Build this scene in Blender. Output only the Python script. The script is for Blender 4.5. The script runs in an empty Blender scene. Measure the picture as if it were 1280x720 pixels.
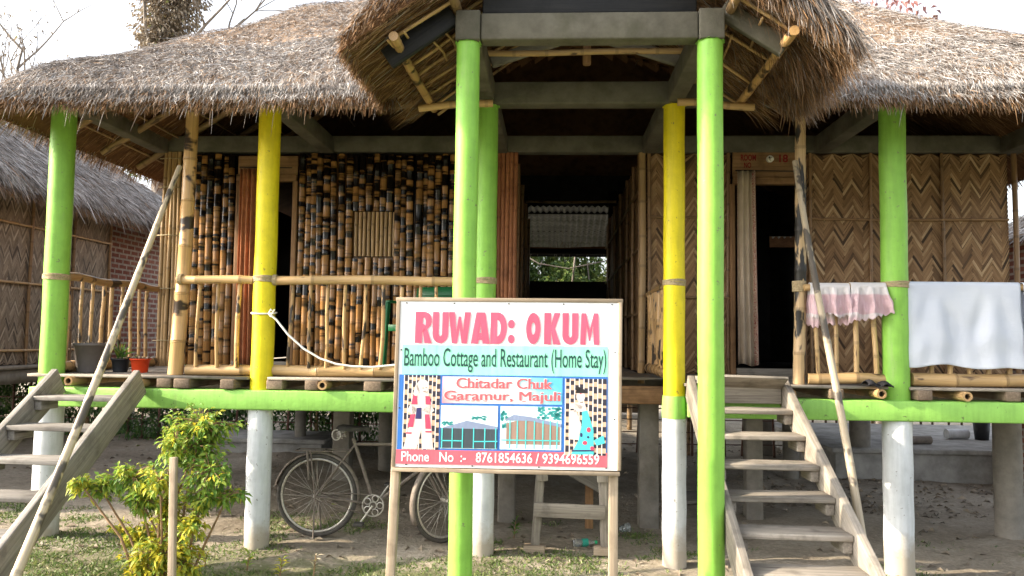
import bpy, math, random
import numpy as np
from mathutils import Vector, Matrix

RNG = np.random.default_rng(7)
random.seed(7)
S = bpy.context.scene
COL = S.collection

# ---------------------------------------------------------------- camera
FPX, YAW, PITCH, ROLL, CAMH = 991.45, -.0521, .0626, .0128, 1.6951
_f = Vector((math.sin(YAW)*math.cos(PITCH), math.cos(YAW)*math.cos(PITCH), math.sin(PITCH)))
_r = Vector((math.cos(YAW), -math.sin(YAW), 0)); _u = _r.cross(_f)
CR = math.cos(ROLL)*_r + math.sin(ROLL)*_u
CU = -math.sin(ROLL)*_r + math.cos(ROLL)*_u
cd = bpy.data.cameras.new('camera'); cam = bpy.data.objects.new('camera', cd); COL.objects.link(cam)
cd.sensor_width = 36; cd.lens = FPX/1280*36; cd.clip_start = .05; cd.clip_end = 2000
m = Matrix((CR, CU, -_f)).transposed().to_4x4(); m.translation = (0, 0, CAMH)
cam.matrix_world = m
S.camera = cam

def at(px, py, Y):
    "world point on the vertical plane at depth Y for a measured photo pixel"
    d = _f + CR*((px-640)/FPX) + CU*((360-py)/FPX)
    return Vector((0, 0, CAMH)) + d*(Y/d.y)

# ---------------------------------------------------------------- light
SUN_EL, SUN_AZ = math.radians(27), math.radians(-100)    # azimuth from +Y, clockwise
w = bpy.data.worlds.new('World'); S.world = w; w.use_nodes = True
wn = w.node_tree; wn.nodes.clear()
sky = wn.nodes.new('ShaderNodeTexSky'); sky.sky_type = 'NISHITA'; sky.sun_disc = False
sky.sun_elevation = SUN_EL; sky.sun_rotation = SUN_AZ
sky.air_density = 1.0; sky.dust_density = 4.0; sky.ozone_density = 1.0; sky.altitude = 80
bg = wn.nodes.new('ShaderNodeBackground'); bg.inputs['Strength'].default_value = .15
hs = wn.nodes.new('ShaderNodeHueSaturation'); hs.inputs['Saturation'].default_value = .35
wo = wn.nodes.new('ShaderNodeOutputWorld')
wn.links.new(sky.outputs[0], hs.inputs['Color']); wn.links.new(hs.outputs[0], bg.inputs[0]); wn.links.new(bg.outputs[0], wo.inputs[0])
sl = bpy.data.lights.new('sun', 'SUN'); sl.energy = 3.1; sl.angle = math.radians(.6); sl.color = (1, .86, .66)
so = bpy.data.objects.new('sun', sl); COL.objects.link(so)
sd = Vector((math.sin(SUN_AZ)*math.cos(SUN_EL), math.cos(SUN_AZ)*math.cos(SUN_EL), math.sin(SUN_EL)))
so.rotation_euler = sd.to_track_quat('Z', 'Y').to_euler()
S.view_settings.view_transform = 'Standard'; S.view_settings.look = 'None'
S.view_settings.exposure = 1.92; S.view_settings.gamma = 1; S.view_settings.use_curve_mapping = False
S.cycles.max_bounces = 8; S.cycles.diffuse_bounces = 4; S.cycles.transparent_max_bounces = 8

# ---------------------------------------------------------------- objects
WPOS = {}
def link(o, parent=None):
    COL.objects.link(o)
    if parent is not None: o.parent = parent
    return o
def thing(name, loc, label, cat, group=None):
    o = bpy.data.objects.new(name, None); link(o); o.location = loc; o.empty_display_size = .1
    WPOS[o.name] = Vector(loc); o['label'] = label; o['category'] = cat
    if group: o['group'] = group
    return o
def tag(o, label, cat, group=None):
    o['label'] = label; o['category'] = cat
    if group: o['group'] = group
    return o
def kind(o, k): o['kind'] = k; return o
def copy_tree(o, parent=None):
    c = o.copy(); COL.objects.link(c); c.parent = parent
    for ch in list(o.children): copy_tree(ch, c)
    return c

def frame(d, up=None):
    d = Vector(d).normalized()
    if up is None: up = Vector((0, 0, 1)) if abs(d.z) < .95 else Vector((0, 1, 0))
    a = d.cross(Vector(up)).normalized(); b = a.cross(d).normalized()
    return d, a, b

class MB:
    def __init__(s): s.v = []; s.g = []; s.t = []; s.q = []; s.tr = []; s.ng = []; s.n = 0; s.sm = []
    def add(s, v, quads=None, tris=None, ngons=None, g=None, t=.5):
        v = np.asarray(v, float).reshape(-1, 3); n = len(v)
        s.v.append(v)
        s.g.append(v*0 + v if g is None else np.asarray(g, float).reshape(-1, 3))
        s.t.append(np.broadcast_to(np.asarray(t, float), (n,)).copy())
        if quads is not None and len(quads): s.q.append(np.asarray(quads, int)+s.n)
        if tris is not None and len(tris): s.tr.append(np.asarray(tris, int)+s.n)
        if ngons: s.ng += [[i+s.n for i in f] for f in ngons]
        s.n += n
    def bar(s, p0, p1, w, h, up=None, t=None, taper=1):
        "rectangular bar from p0 to p1; w across, h along up; grain runs along it"
        p0 = Vector(p0); p1 = Vector(p1); d, a, b = frame(p1-p0, up); L = (p1-p0).length
        off = random.random()*50
        v = []; g = []
        for k, p in ((0, p0), (L, p1)):
            f = 1 if k == 0 else taper
            for sx, sy in ((-1, -1), (1, -1), (1, 1), (-1, 1)):
                v.append(p + a*(sx*w/2*f) + b*(sy*h/2*f)); g.append((k+off, sx*w/2+off, sy*h/2))
        s.add([tuple(x) for x in v], quads=[(0, 1, 2, 3), (7, 6, 5, 4), (4, 5, 1, 0), (5, 6, 2, 1), (6, 7, 3, 2), (7, 4, 0, 3)], g=g,
              t=random.uniform(.3, .7) if t is None else t)
    def box(s, lo, hi, t=None):
        lo = Vector(lo); hi = Vector(hi); c = (lo+hi)/2; e = hi-lo
        ax = max(range(3), key=lambda i: e[i]); o = [i for i in range(3) if i != ax]
        d = Vector((0, 0, 0)); d[ax] = e[ax]/2
        up = Vector((0, 0, 0)); up[o[1]] = 1
        s.bar(c-d, c+d, e[o[0]], e[o[1]], up, t)
    def tube(s, pts, rad, n=10, t=None, cap=True, off=None, smooth_up=None):
        pts = [Vector(p) for p in pts]
        if not hasattr(rad, '__len__'): rad = [rad]*len(pts)
        off = random.random()*50 if off is None else off
        V = []; G = []; L = 0; prev = None; TT = []
        t = random.uniform(.25, .75) if t is None else t; tl = t if hasattr(t, '__len__') else [t]*len(pts)
        for i, p in enumerate(pts):
            tg = (pts[min(i+1, len(pts)-1)]-pts[max(i-1, 0)])
            if tg.length < 1e-9: tg = Vector((0, 0, 1))
            if prev is None: d, a, b = frame(tg); b = d.cross(a)
            else:
                d = tg.normalized(); a = (prev - d*prev.dot(d)).normalized(); b = d.cross(a)
            prev = a
            if i: L += (p-pts[i-1]).length
            for k in range(n):
                th = 2*math.pi*k/n
                TT.append(tl[i]); V.append(p + a*(math.cos(th)*rad[i]) + b*(math.sin(th)*rad[i]))
                G.append((L+off, math.cos(th)*.05+off, math.sin(th)*.05))
        Q = []
        for i in range(len(pts)-1):
            for k in range(n):
                k2 = (k+1) % n
                Q.append((i*n+k, i*n+k2, (i+1)*n+k2, (i+1)*n+k))
        ng = [list(range(n))[::-1], [(len(pts)-1)*n+k for k in range(n)]] if cap else None
        s.add([tuple(x) for x in V], quads=Q, ngons=ng, g=G, t=TT)
    def bamboo(s, p0, p1, r, r1=None, node=.26, n=10, t=None, wob=.006, hollow=False):
        p0 = Vector(p0); p1 = Vector(p1); L = (p1-p0).length; r1 = r if r1 is None else r1
        d, a, b = frame(p1-p0); ks = [0.0]; x = random.uniform(.3, 1)*node; fl = [1.0]
        while x < L-.03:
            for dx, f in ((-.014, 1.0), (-.004, 1.09), (.002, 1.02), (.009, 1.08), (.02, 1.0)):
                if ks[-1]+.0005 < x+dx < L: ks.append(x+dx); fl.append(f)
            x += node*random.uniform(.85, 1.15)
        ks.append(L); fl.append(1.0)
        ph = random.random()*6; pts = []; rad = []; t = random.uniform(.25, .75) if t is None else t; tl = []
        for k, f in zip(ks, fl):
            q = k/L; wb = wob*math.sin(ph+q*5.1); wc = wob*math.sin(ph*2+q*6.3)
            tl.append(t-(.42 if f > 1.05 else .3 if f == 1.02 else 0)); pts.append(p0+(p1-p0)*q + a*wb + b*wc); rad.append((r+(r1-r)*q)*f)
        if hollow:   # open end showing a wall thickness; shade inside put into the tint
            s.tube(pts, rad, n, tl, False); V = []; ro, ri = rad[0], rad[0]*.6
            for rr, dd in ((ro, 0), (ri, 0), (ri, .05)):
                V += [tuple(pts[0]+d*dd+a*(math.cos(2*math.pi*i/n)*rr)+b*(math.sin(2*math.pi*i/n)*rr)) for i in range(n)]
            s.add(V, quads=[(k*n+i, k*n+(i+1) % n, (k+1)*n+(i+1) % n, (k+1)*n+i) for k in (0, 1) for i in range(n)], ngons=[[2*n+i for i in range(n)]], t=[t-.1]*(2*n)+[-.7]*n)
        else: s.tube(pts, rad, n, tl)
    def build(s, name, mat, parent=None, loc=None, smooth=False, bevel=0, origin=None):
        V = np.concatenate(s.v) if s.v else np.zeros((0, 3))
        if parent is not None:
            o0 = WPOS[parent.name]
        else:
            if origin is None:
                o0 = Vector(((V[:, 0].min()+V[:, 0].max())/2, (V[:, 1].min()+V[:, 1].max())/2, V[:, 2].min()))
            else: o0 = Vector(origin)
        V = V - np.array(o0)
        me = bpy.data.meshes.new(name)
        loops = []; starts = []; tot = 0
        for arr in s.q:
            loops.append(arr.ravel()); starts.append(tot+np.arange(len(arr))*4); tot += arr.size
        for arr in s.tr:
            loops.append(arr.ravel()); starts.append(tot+np.arange(len(arr))*3); tot += arr.size
        for f in s.ng:
            loops.append(np.array(f)); starts.append(np.array([tot])); tot += len(f)
        loops = np.concatenate(loops).astype(np.int32); starts = np.concatenate(starts).astype(np.int32)
        me.vertices.add(len(V)); me.vertices.foreach_set('co', V.astype(np.float32).ravel())
        me.loops.add(len(loops)); me.loops.foreach_set('vertex_index', loops)
        me.polygons.add(len(starts)); me.polygons.foreach_set('loop_start', starts)
        if smooth: me.polygons.foreach_set('use_smooth', np.ones(len(starts), bool))
        a = me.attributes.new('gr', 'FLOAT_VECTOR', 'POINT'); a.data.foreach_set('vector', np.concatenate(s.g).astype(np.float32).ravel())
        a = me.attributes.new('tint', 'FLOAT', 'POINT'); a.data.foreach_set('value', np.concatenate(s.t).astype(np.float32))
        me.update(calc_edges=True); me.validate()
        if smooth: me.set_sharp_from_angle(angle=math.radians(48))
        me.materials.append(mat)
        o = bpy.data.objects.new(name, me); link(o, parent)
        if parent is None: o.location = o0; WPOS[o.name] = o0
        else: WPOS[o.name] = o0
        if bevel:
            md = o.modifiers.new('bevel', 'BEVEL'); md.width = bevel; md.segments = 2; md.limit_method = 'ANGLE'
        return o

# ---------------------------------------------------------------- materials
class NT:
    def __init__(s, name):
        s.m = bpy.data.materials.new(name); s.m.use_nodes = True; s.t = s.m.node_tree
        s.b = s.t.nodes['Principled BSDF']; s.out = s.t.nodes['Material Output']
    def n(s, ty, ins=None, **kw):
        x = s.t.nodes.new(ty)
        for k, v in kw.items(): setattr(x, k, v)
        for k, v in (ins or {}).items():
            if hasattr(v, 'is_linked'): s.t.links.new(v, x.inputs[k])
            else: x.inputs[k].default_value = v
        return x
    def l(s, a, b): s.t.links.new(a, b)
    def attr(s, nm): return s.n('ShaderNodeAttribute', attribute_name=nm)
    def scaled(s, vec, sc):
        return s.n('ShaderNodeMapping', {'Vector': vec, 'Scale': sc}).outputs[0]
    def noise(s, vec, scale, detail=4, rough=.55, dist=0):
        return s.n('ShaderNodeTexNoise', {'Vector': vec, 'Scale': scale, 'Detail': detail, 'Roughness': rough, 'Distortion': dist}).outputs[0]
    def ramp(s, fac, stops, interp='LINEAR'):
        r = s.n('ShaderNodeValToRGB', {'Fac': fac}); cr = r.color_ramp; cr.interpolation = interp
        while len(cr.elements) < len(stops): cr.elements.new(.5)
        for e, (p, c) in zip(cr.elements, stops): e.position = p; e.color = (*c, 1) if len(c) == 3 else c
        return r.outputs[0]
    def mix(s, fac, a, b, mode='MIX'):
        x = s.n('ShaderNodeMix', data_type='RGBA', blend_type=mode)
        for k, v in ((0, fac), (6, a), (7, b)):
            if hasattr(v, 'is_linked'): s.t.links.new(v, x.inputs[k])
            else: x.inputs[k].default_value = v if k == 0 else ((*v, 1) if len(v) == 3 else v)
        return x.outputs[2]
    def math(s, op, a, b=0, c=0):
        x = s.n('ShaderNodeMath', operation=op)
        for k, v in enumerate((a, b, c)):
            if hasattr(v, 'is_linked'): s.t.links.new(v, x.inputs[k])
            else: x.inputs[k].default_value = v
        return x.outputs[0]
    def bump(s, h, strength=.3, dist=.01):
        x = s.n('ShaderNodeBump', {'Height': h, 'Strength': strength, 'Distance': dist}); s.l(x.outputs[0], s.b.inputs['Normal'])
    def fin(s, col, rough=.7, spec=.3):
        if hasattr(col, 'is_linked'): s.l(col, s.b.inputs['Base Color'])
        else: s.b.inputs['Base Color'].default_value = (*col, 1)
        if hasattr(rough, 'is_linked'): s.l(rough, s.b.inputs['Roughness'])
        else: s.b.inputs['Roughness'].default_value = rough
        s.b.inputs['Specular IOR Level'].default_value = spec
        return s.m
    def pos(s): return s.n('ShaderNodeNewGeometry').outputs['Position']

def plain(name, col, rough=.6, var=.12, scale=12, bump=0, spec=.3, metallic=0):
    k = NT(name); nz = k.noise(k.pos(), scale, 5)
    lo = tuple(c*(1-var) for c in col); hi = tuple(min(1, c*(1+var)) for c in col)
    c = k.ramp(nz, [(.3, lo), (.7, hi)])
    if bump: k.bump(nz, bump, .01)
    k.b.inputs['Metallic'].default_value = metallic
    return k.fin(c, rough, spec)

def wood(name, dark, light, gloss=.8, bump=.35, moss=None):
    k = NT(name); g = k.attr('gr').outputs['Vector']; t = k.attr('tint').outputs['Fac']
    fine = k.noise(k.scaled(g, (2.5, 70, 70)), 1, 6, .65, .4)
    wide = k.noise(k.scaled(g, (1.2, 9, 9)), 1, 4)
    f = k.math('ADD', k.math('MULTIPLY', fine, .65), k.math('MULTIPLY', wide, .35))
    c = k.ramp(f, [(.3, dark), (.5, tuple((a+b)/2 for a, b in zip(dark, light))), (.68, light)])
    tv = k.math('MULTIPLY_ADD', t, .7, .65)
    c = k.mix(1, c, k.n('ShaderNodeCombineColor', {0: tv, 1: tv, 2: tv}).outputs[0], 'MULTIPLY')
    st = k.noise(k.pos(), 7, 5, .6)
    c = k.mix(k.ramp(st, [(.5, (0, 0, 0)), (.72, (.65, .65, .65))]), c, tuple(x*.7 for x in dark))
    cr = k.noise(k.scaled(g, (1.1, 38, 38)), 1, 2, .5, .6); c = k.mix(k.ramp(cr, [(.68, (0, 0, 0)), (.73, (.7, .7, .7))]), c, tuple(x*.3 for x in dark))
    k.bump(fine, bump, .006)
    return k.fin(c, gloss, .25)

def bamboo_mat(name, base, light, dark, amount=.62, gloss=.4, freq=(5, 14), zk=0):
    k = NT(name); g = k.attr('gr').outputs['Vector']; t = k.attr('tint').outputs['Fac']
    fine = k.noise(k.scaled(g, (3, 120, 120)), 1, 4, .6)
    c = k.ramp(fine, [(.3, base), (.7, light)])
    tv = k.math('MULTIPLY_ADD', t, .8, .6)
    c = k.mix(1, c, k.n('ShaderNodeCombineColor', {0: tv, 1: tv, 2: tv}).outputs[0], 'MULTIPLY')
    bl = k.noise(k.scaled(g, (freq[0], freq[1], freq[1])), 1, 3, .5, .3)
    if zk: bl = k.math('ADD', bl, k.math('MULTIPLY', k.math('SUBTRACT', k.n('ShaderNodeSeparateXYZ', {0: k.pos()}).outputs[2], 2.3), zk))
    mk = k.ramp(bl, [(amount, (0, 0, 0)), (amount+(.09 if zk else .05), (1, 1, 1))])
    c = k.mix(mk, c, dark)
    k.bump(fine, .12, .003)
    return k.fin(c, gloss, .4)

def paint(name, col, dirt=(.35, .3, .22), base=False):
    k = NT(name); p = k.pos(); nz = k.noise(p, 9, 6, .6); nb = k.noise(p, 45, 4)
    c = k.ramp(nz, [(.3, tuple(x*.86 for x in col)), (.6, col)])
    st = k.noise(k.scaled(p, (14, 14, 2.2)), 1, 5, .65)
    c = k.mix(k.ramp(st, [(.60, (0, 0, 0)), (.8, (.35, .35, .35))]), c, dirt)
    br = k.noise(k.scaled(p, (30, 30, 3)), 1, 4, .6); c = k.mix(1, c, k.ramp(br, [(.35, (.86, .87, .86)), (.6, (1, 1, 1))]), 'MULTIPLY')
    sp = k.noise(p, 26, 3, .65)
    c = k.mix(k.ramp(sp, [(.67, (0, 0, 0)), (.70, (.8, .8, .8))]), c, tuple(x*.45 for x in dirt))
    if base:   # splashed soil on the foot
        z = k.n('ShaderNodeSeparateXYZ', {0: p}).outputs[2]
        zz = k.math('ADD', z, k.math('MULTIPLY_ADD', k.noise(p, 6, 5, .7), -.35, .07))
        c = k.mix(k.ramp(zz, [(0.0, (.8, .8, .8)), (.16, (0, 0, 0))]), c, (.34, .28, .2))
    k.bump(k.math('ADD', nb, k.math('MULTIPLY', nz, 2)), .25, .006)
    return k.fin(c, .5, .35)

def thatch_mat():
    k = NT('thatch straw'); t = k.attr('tint').outputs['Fac']
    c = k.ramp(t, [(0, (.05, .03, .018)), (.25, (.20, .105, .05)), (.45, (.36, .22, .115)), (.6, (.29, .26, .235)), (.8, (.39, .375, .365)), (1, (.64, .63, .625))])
    nz = k.noise(k.pos(), 1.1, 4)
    c = k.mix(1, c, k.ramp(nz, [(.3, (.70, .67, .65)), (.7, (1, 1, 1))]), 'MULTIPLY')
    n2 = k.noise(k.pos(), 7, 5, .65); c = k.mix(1, c, k.ramp(n2, [(.36, (.64, .62, .61)), (.56, (1, 1, 1))]), 'MULTIPLY')
    return k.fin(c, .8, .12)
def weave_mat(name, ramp):
    k = NT(name); t = k.attr('tint').outputs['Fac']; g = k.attr('gr').outputs['Vector']
    c = k.ramp(t, ramp); f = k.noise(k.scaled(g, (5, 150, 150)), 1, 4, .7)
    c = k.mix(1, c, k.ramp(f, [(.34, (.5, .48, .46)), (.7, (1.0, 1.0, 1.0))]), 'MULTIPLY')
    st = k.noise(k.pos(), 3, 5, .65)
    c = k.mix(k.ramp(st, [(.52, (0, 0, 0)), (.75, (.5, .5, .5))]), c, (.07, .04, .022))
    return k.fin(c, .6, .3)
def leaf_mat(name, ramp, trans=.35):
    k = NT(name); t = k.attr('tint').outputs['Fac']; c = k.ramp(t, ramp)
    k.fin(c, .5, .35)
    tr = k.n('ShaderNodeBsdfTranslucent'); k.l(c, tr.inputs[0])
    mx = k.n('ShaderNodeMixShader', {0: trans}); k.l(k.b.outputs[0], mx.inputs[1]); k.l(tr.outputs[0], mx.inputs[2])
    k.l(mx.outputs[0], k.out.inputs[0]); return k.m
def concrete(name, col, moss):
    k = NT(name); p = k.pos(); n1 = k.noise(p, 4, 6, .65); n2 = k.noise(p, 60, 4, .6)
    c = k.ramp(n1, [(.3, tuple(x*.6 for x in col)), (.55, col), (.75, tuple(x*1.25 for x in col))])
    c = k.mix(k.ramp(k.noise(p, 2.3, 5, .7), [(.5, (0, 0, 0)), (.7, (.7, .7, .7))]), c, moss)
    k.bump(n2, .4, .008); return k.fin(c, .9, .15)
def brick_mat(name):
    k = NT(name); g = k.attr('gr').outputs['Vector']
    b = k.n('ShaderNodeTexBrick', {'Vector': g, 'Color1': (.30, .13, .10, 1), 'Color2': (.20, .075, .06, 1), 'Mortar': (.40, .36, .32, 1), 'Scale': 1, 'Mortar Size': .016, 'Brick Width': .23, 'Row Height': .085, 'Bias': -.1})
    nz = k.noise(g, 12, 5, .65)
    c = k.mix(1, b.outputs[0], k.ramp(nz, [(.25, (.55, .5, .5)), (.7, (1.1, 1.1, 1.1))]), 'MULTIPLY')
    k.bump(k.math('ADD', k.math('MULTIPLY', b.outputs[1], -1), k.math('MULTIPLY', nz, .4)), .6, .015)
    return k.fin(c, .9, .15)

M = dict(
 green=paint('green post paint', (.25, .52, .075)), yellow=paint('yellow post paint', (.80, .66, .012), (.5, .36, .1)),
 beamgreen=paint('green beam paint', (.28, .55, .11), (.25, .28, .12)),
 white=paint('white lime paint', (.68, .70, .72), (.5, .47, .42), True),
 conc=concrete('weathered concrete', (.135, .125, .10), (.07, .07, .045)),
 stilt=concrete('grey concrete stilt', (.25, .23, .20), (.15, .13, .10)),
 slab=concrete('concrete platform', (.36, .35, .33), (.2, .19, .16)),
 wood=wood('weathered grey plank', (.14, .115, .09), (.44, .39, .33)),
 stairw=wood('worn stair timber', (.115, .097, .077), (.365, .325, .275), .85, .6),
 pale=wood('pale sign timber', (.20, .15, .10), (.42, .34, .25)),
 brown=wood('brown door timber', (.16, .085, .04), (.38, .22, .11), .6),
 redwood=wood('red brown door boards', (.22, .08, .035), (.45, .19, .09), .5),
 joist=wood('dark joist timber', (.10, .07, .048), (.28, .21, .15)),
 black=wood('blackened timber', (.008, .009, .012), (.028, .028, .03), .6),
 bam=bamboo_mat('pale bamboo', (.36, .22, .095), (.53, .36, .17), (.10, .06, .035), .66),
 bamd=bamboo_mat('scorched bamboo', (.36, .21, .085), (.52, .33, .15), (.035, .022, .014), .55, .35, (6, 4)),
 dark=bamboo_mat('varnished black mottled bamboo', (.27, .128, .04), (.39, .205, .07), (.007, .005, .004), .485, .2, (12, .9), .06),
 split=bamboo_mat('split bamboo', (.33, .2, .09), (.5, .33, .16), (.12, .07, .04), .72),
 underb=bamboo_mat('smoke stained bamboo', (.20, .125, .06), (.33, .22, .11), (.09, .055, .03), .6, .6),
 blackbam=bamboo_mat('sooty bamboo', (.30, .2, .1), (.45, .32, .18), (.02, .018, .016), .48, .5, (4, 12)),
 greybam=bamboo_mat('bleached bamboo', (.32, .25, .16), (.48, .40, .29), (.09, .075, .06), .54, .5, (5, 4)),
 thatch=thatch_mat(),
 weave=weave_mat('woven bamboo mat', [(0, (.06, .034, .018)), (.35, (.335, .19, .092)), (.65, (.47, .29, .15)), (1, (.72, .51, .30))]),
 weaveg=weave_mat('grey woven bamboo mat', [(0, (.08, .06, .045)), (.35, (.30, .23, .165)), (.65, (.41, .325, .24)), (1, (.60, .51, .40))]),
 brick=brick_mat('red brick'),
 rope=plain('cane binding', (.38, .30, .18), .8, .3, 80, .3),
 curtainb=plain('rust cotton', (.42, .17, .08), .9, .2, 20),
 shadedark=plain('dark interior', (.035, .032, .03), .9, .3, 6),  # near-black colour stands in for the shade inside the rooms
)
# ---------------------------------------------------------------- ground
def gz(x, y):
    "height of the ground: it falls a little to the right and is uneven"
    x = np.asarray(x, float); y = np.asarray(y, float)
    return -.0171*np.clip(x, -7, 7) + .018*np.sin(x*1.7+y*.9)*np.cos(y*1.3-x*.6) + .012*np.sin(3.1*x-1.7*y) - .02
def ground():
    xs = np.concatenate([[-400, -120, -50, -25], np.arange(-14, 14.01, .14), [25, 50, 120, 400]])
    ys = np.concatenate([[-60, -20, -6], np.arange(1, 19, .14), [25, 40, 80, 200, 700]])
    X, Y = np.meshgrid(xs, ys); Z = gz(X, Y) + .006*RNG.normal(size=X.shape)
    b = MB(); nx = len(xs); i = np.arange(len(ys)-1)[:, None]*nx+np.arange(nx-1)[None]
    q = np.stack([i, i+1, i+1+nx, i+nx], -1).reshape(-1, 4)
    b.add(np.stack([X, Y, Z], -1), quads=q)
    k = NT('trodden soil'); p = k.pos()
    n1 = k.noise(p, 1.3, 6, .65); n2 = k.noise(p, 22, 6, .7); n3 = k.noise(p, 5, 5, .6)
    c = k.ramp(n1, [(.3, (.26, .22, .17)), (.55, (.40, .35, .28)), (.75, (.49, .44, .365))])
    c = k.mix(1, c, k.ramp(n2, [(.3, (.62, .6, .58)), (.65, (1, 1, 1))]), 'MULTIPLY')
    yy = k.n('ShaderNodeSeparateXYZ', {0: p}).outputs[1]
    fr = k.math('MULTIPLY', k.math('SUBTRACT', 6.6, yy), .5)
    gm = k.math('ADD', k.math('MINIMUM', fr, .45), k.math('SUBTRACT', n3, .5))
    c = k.mix(k.ramp(gm, [(.2, (0, 0, 0)), (.5, (.75, .75, .75))]), c, (.10, .12, .045))
    k.bump(k.math('ADD', n2, k.math('MULTIPLY', n3, 1.5)), .8, .03)
    return kind(b.build('ground', k.fin(c, .95, .1), smooth=True, origin=(0, 0, 0)), 'structure')
ground()

# ---------------------------------------------------------------- cottage
FL = 1.36                                     # veranda floor
WY = 8.0                                      # front wall
POSTX = [-4.077, -2.334, -.545, .952, 2.651, 4.45]
cot = thing('bamboo_cottage', (.2, 8.0, 0), 'long thatched bamboo cottage on concrete stilts with green and yellow veranda posts', 'cottage')

def post(x, y, r, zt, colr, zb=None, band=True, gband=False, lab=None):
    b = MB(); z0 = float(gz(x, y))-.05
    zsplit = 1.1 if zb is None else zb
    n = 14; hs_ = [zsplit + (zt-zsplit)*i/n for i in range(n+1)]
    b.tube([(x+.0015*math.sin(i*1.3+x), y+.0015*math.cos(i*1.7), h) for i, h in enumerate(hs_)], [r*(1+.004*math.sin(i*2.1+x*3)) for i in range(n+1)], 28)
    p = b.build('post', M[colr], cot, smooth=True)
    p['label'] = lab or colr+' painted round post'
    b = MB()
    # ragged plaster lip on the head
    ring = []
    for i in range(24):
        th = i/24*2*math.pi
        ring.append((x+math.cos(th)*(r+.004+.012*random.random()), y+math.sin(th)*(r+.004+.012*random.random()), zt-.005+.012*random.random()))
    b.add(ring+[(x, y, zt+.012)], tris=[(i, (i+1) % 24, 24) for i in range(24)])
    b.build('post_head', M['beamgreen' if colr != 'yellow' else 'yellow'], p)
    if zb is None:
        b = MB(); hs_ = [z0+(zsplit-z0)*i/10 for i in range(11)]
        b.tube([(x+.0015*math.sin(i*1.9), y+.0015*math.cos(i*2.3), h) for i, h in enumerate(hs_)], [r*(1.1+.005*math.sin(i*1.7+x)) for i in range(11)], 28)
        q = b.build('painted_base', M['white'], p, smooth=True); q['label'] = 'whitewashed foot with soil splashes'
    if gband:
        b = MB(); b.tube([(x, y, 1.085), (x, y, 1.175), (x, y, 1.26)], [r*1.13, r*1.13, r*1.06], 28); b.build('green_band', M['beamgreen'], p, smooth=True)
    if band:
        b = MB()
        for i in range(5):
            z = 2.125+i*.0095
            pts = [(x+math.cos(a)*(r+.004), y+math.sin(a)*(r+.004), z+.003*math.sin(a*2+i)) for a in np.linspace(0, 2*math.pi, 25)]
            b.tube(pts, .0055, 6)
        b.build('rope_binding', M['rope'], p, smooth=True)
    return p
ZB = 3.56
post(POSTX[0], 6.3, .096, ZB, 'green', lab='green post at the left corner of the veranda')
post(POSTX[1], 6.3, .088, ZB, 'yellow', lab='yellow post between the left stairs and the sign')
post(POSTX[2], 6.3, .088, ZB, 'green', lab='green post half hidden behind the taller gable post')
post(POSTX[3], 6.3, .084, ZB, 'yellow', gband=True, lab='yellow post with green band beside the right stairs')
post(POSTX[4], 6.3, .098, ZB, 'green', lab='green post between the pink cloths and the blue white sheet')
post(POSTX[5], 6.3, .098, ZB, 'green', band=False)
post(-.545, 4.85, .073, ZB-.03, 'green', zb=float(gz(-.5, 4.8))-.05, band=False, lab='green gable post sunlit on its left, behind the sign')
post(.952, 4.85, .078, ZB-.03, 'green', zb=float(gz(.95, 4.8))-.05, band=False, lab='green gable post in front of the right stairs')

# concrete stilts under the rooms
for x, y, r, sq in ((-4.05, 9.1, .11, 0), (-3.6, 11.3, .08, 0), (-2.45, 9.3, .11, 1), (-2.08, 9.95, .09, 0), (-.42, 7.6, .09, 1), (.905, 7.6, .10, 1), (.62, 9.3, .1, 1), (1.5, 10.2, .11, 0),
                    (2.58, 10.4, .11, 0), (4.24, 7.7, .12, 0), (4.1, 10.9, .13, 0), (3.1, 10.6, .1, 0), (2.0, 8.1, .09, 1), (-.42, 11.4, .1, 1), (.86, 11.8, .1, 1), (3.3, 12.6, .1, 1)):
    b = MB(); z0 = float(gz(x, y))-.05
    if sq: b.bar((x, y, z0), (x, y, 1.2), r*1.8, r*1.8, (0, 1, 0)); b.build('stilt', M['stilt'], cot, bevel=.012)
    else: b.tube([(x, y, z0+(1.25)*i/6) for i in range(7)], [r*(1+.02*math.sin(i+x)) for i in range(7)], 20); b.build('stilt', M['stilt'], cot, smooth=True)

# green edge beams
def beam(name, p0, p1, w_, h_, mat, bev=.012, up=(0, 0, 1)):
    b = MB(); b.bar(p0, p1, w_, h_, up); return b.build(name, mat, cot, bevel=bev)
for x0, x1 in ((-4.19, -.46), (1.04, 5.2)):
    o = beam('edge_beam', (x0, 6.295, 1.178), (x1, 6.295, 1.178-.0), .235, .155, M['beamgreen']); o['label'] = 'green painted edge beam under the floor'
beam('edge_beam', (-.42, 7.2, 1.2), (1.0, 7.2, 1.2), .1, .16, M['brown'])
beam('edge_beam', (-4.08, 6.42, 1.178), (-4.08, 12.8, 1.178), .2, .15, M['stilt'])
beam('edge_beam', (-4.2, 8.0, 1.13), (5, 8.0, 1.13), .16, .16, M['stilt'])
beam('edge_beam', (-4.2, 10.4, 1.13), (5, 10.4, 1.13), .16, .16, M['stilt'])
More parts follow.
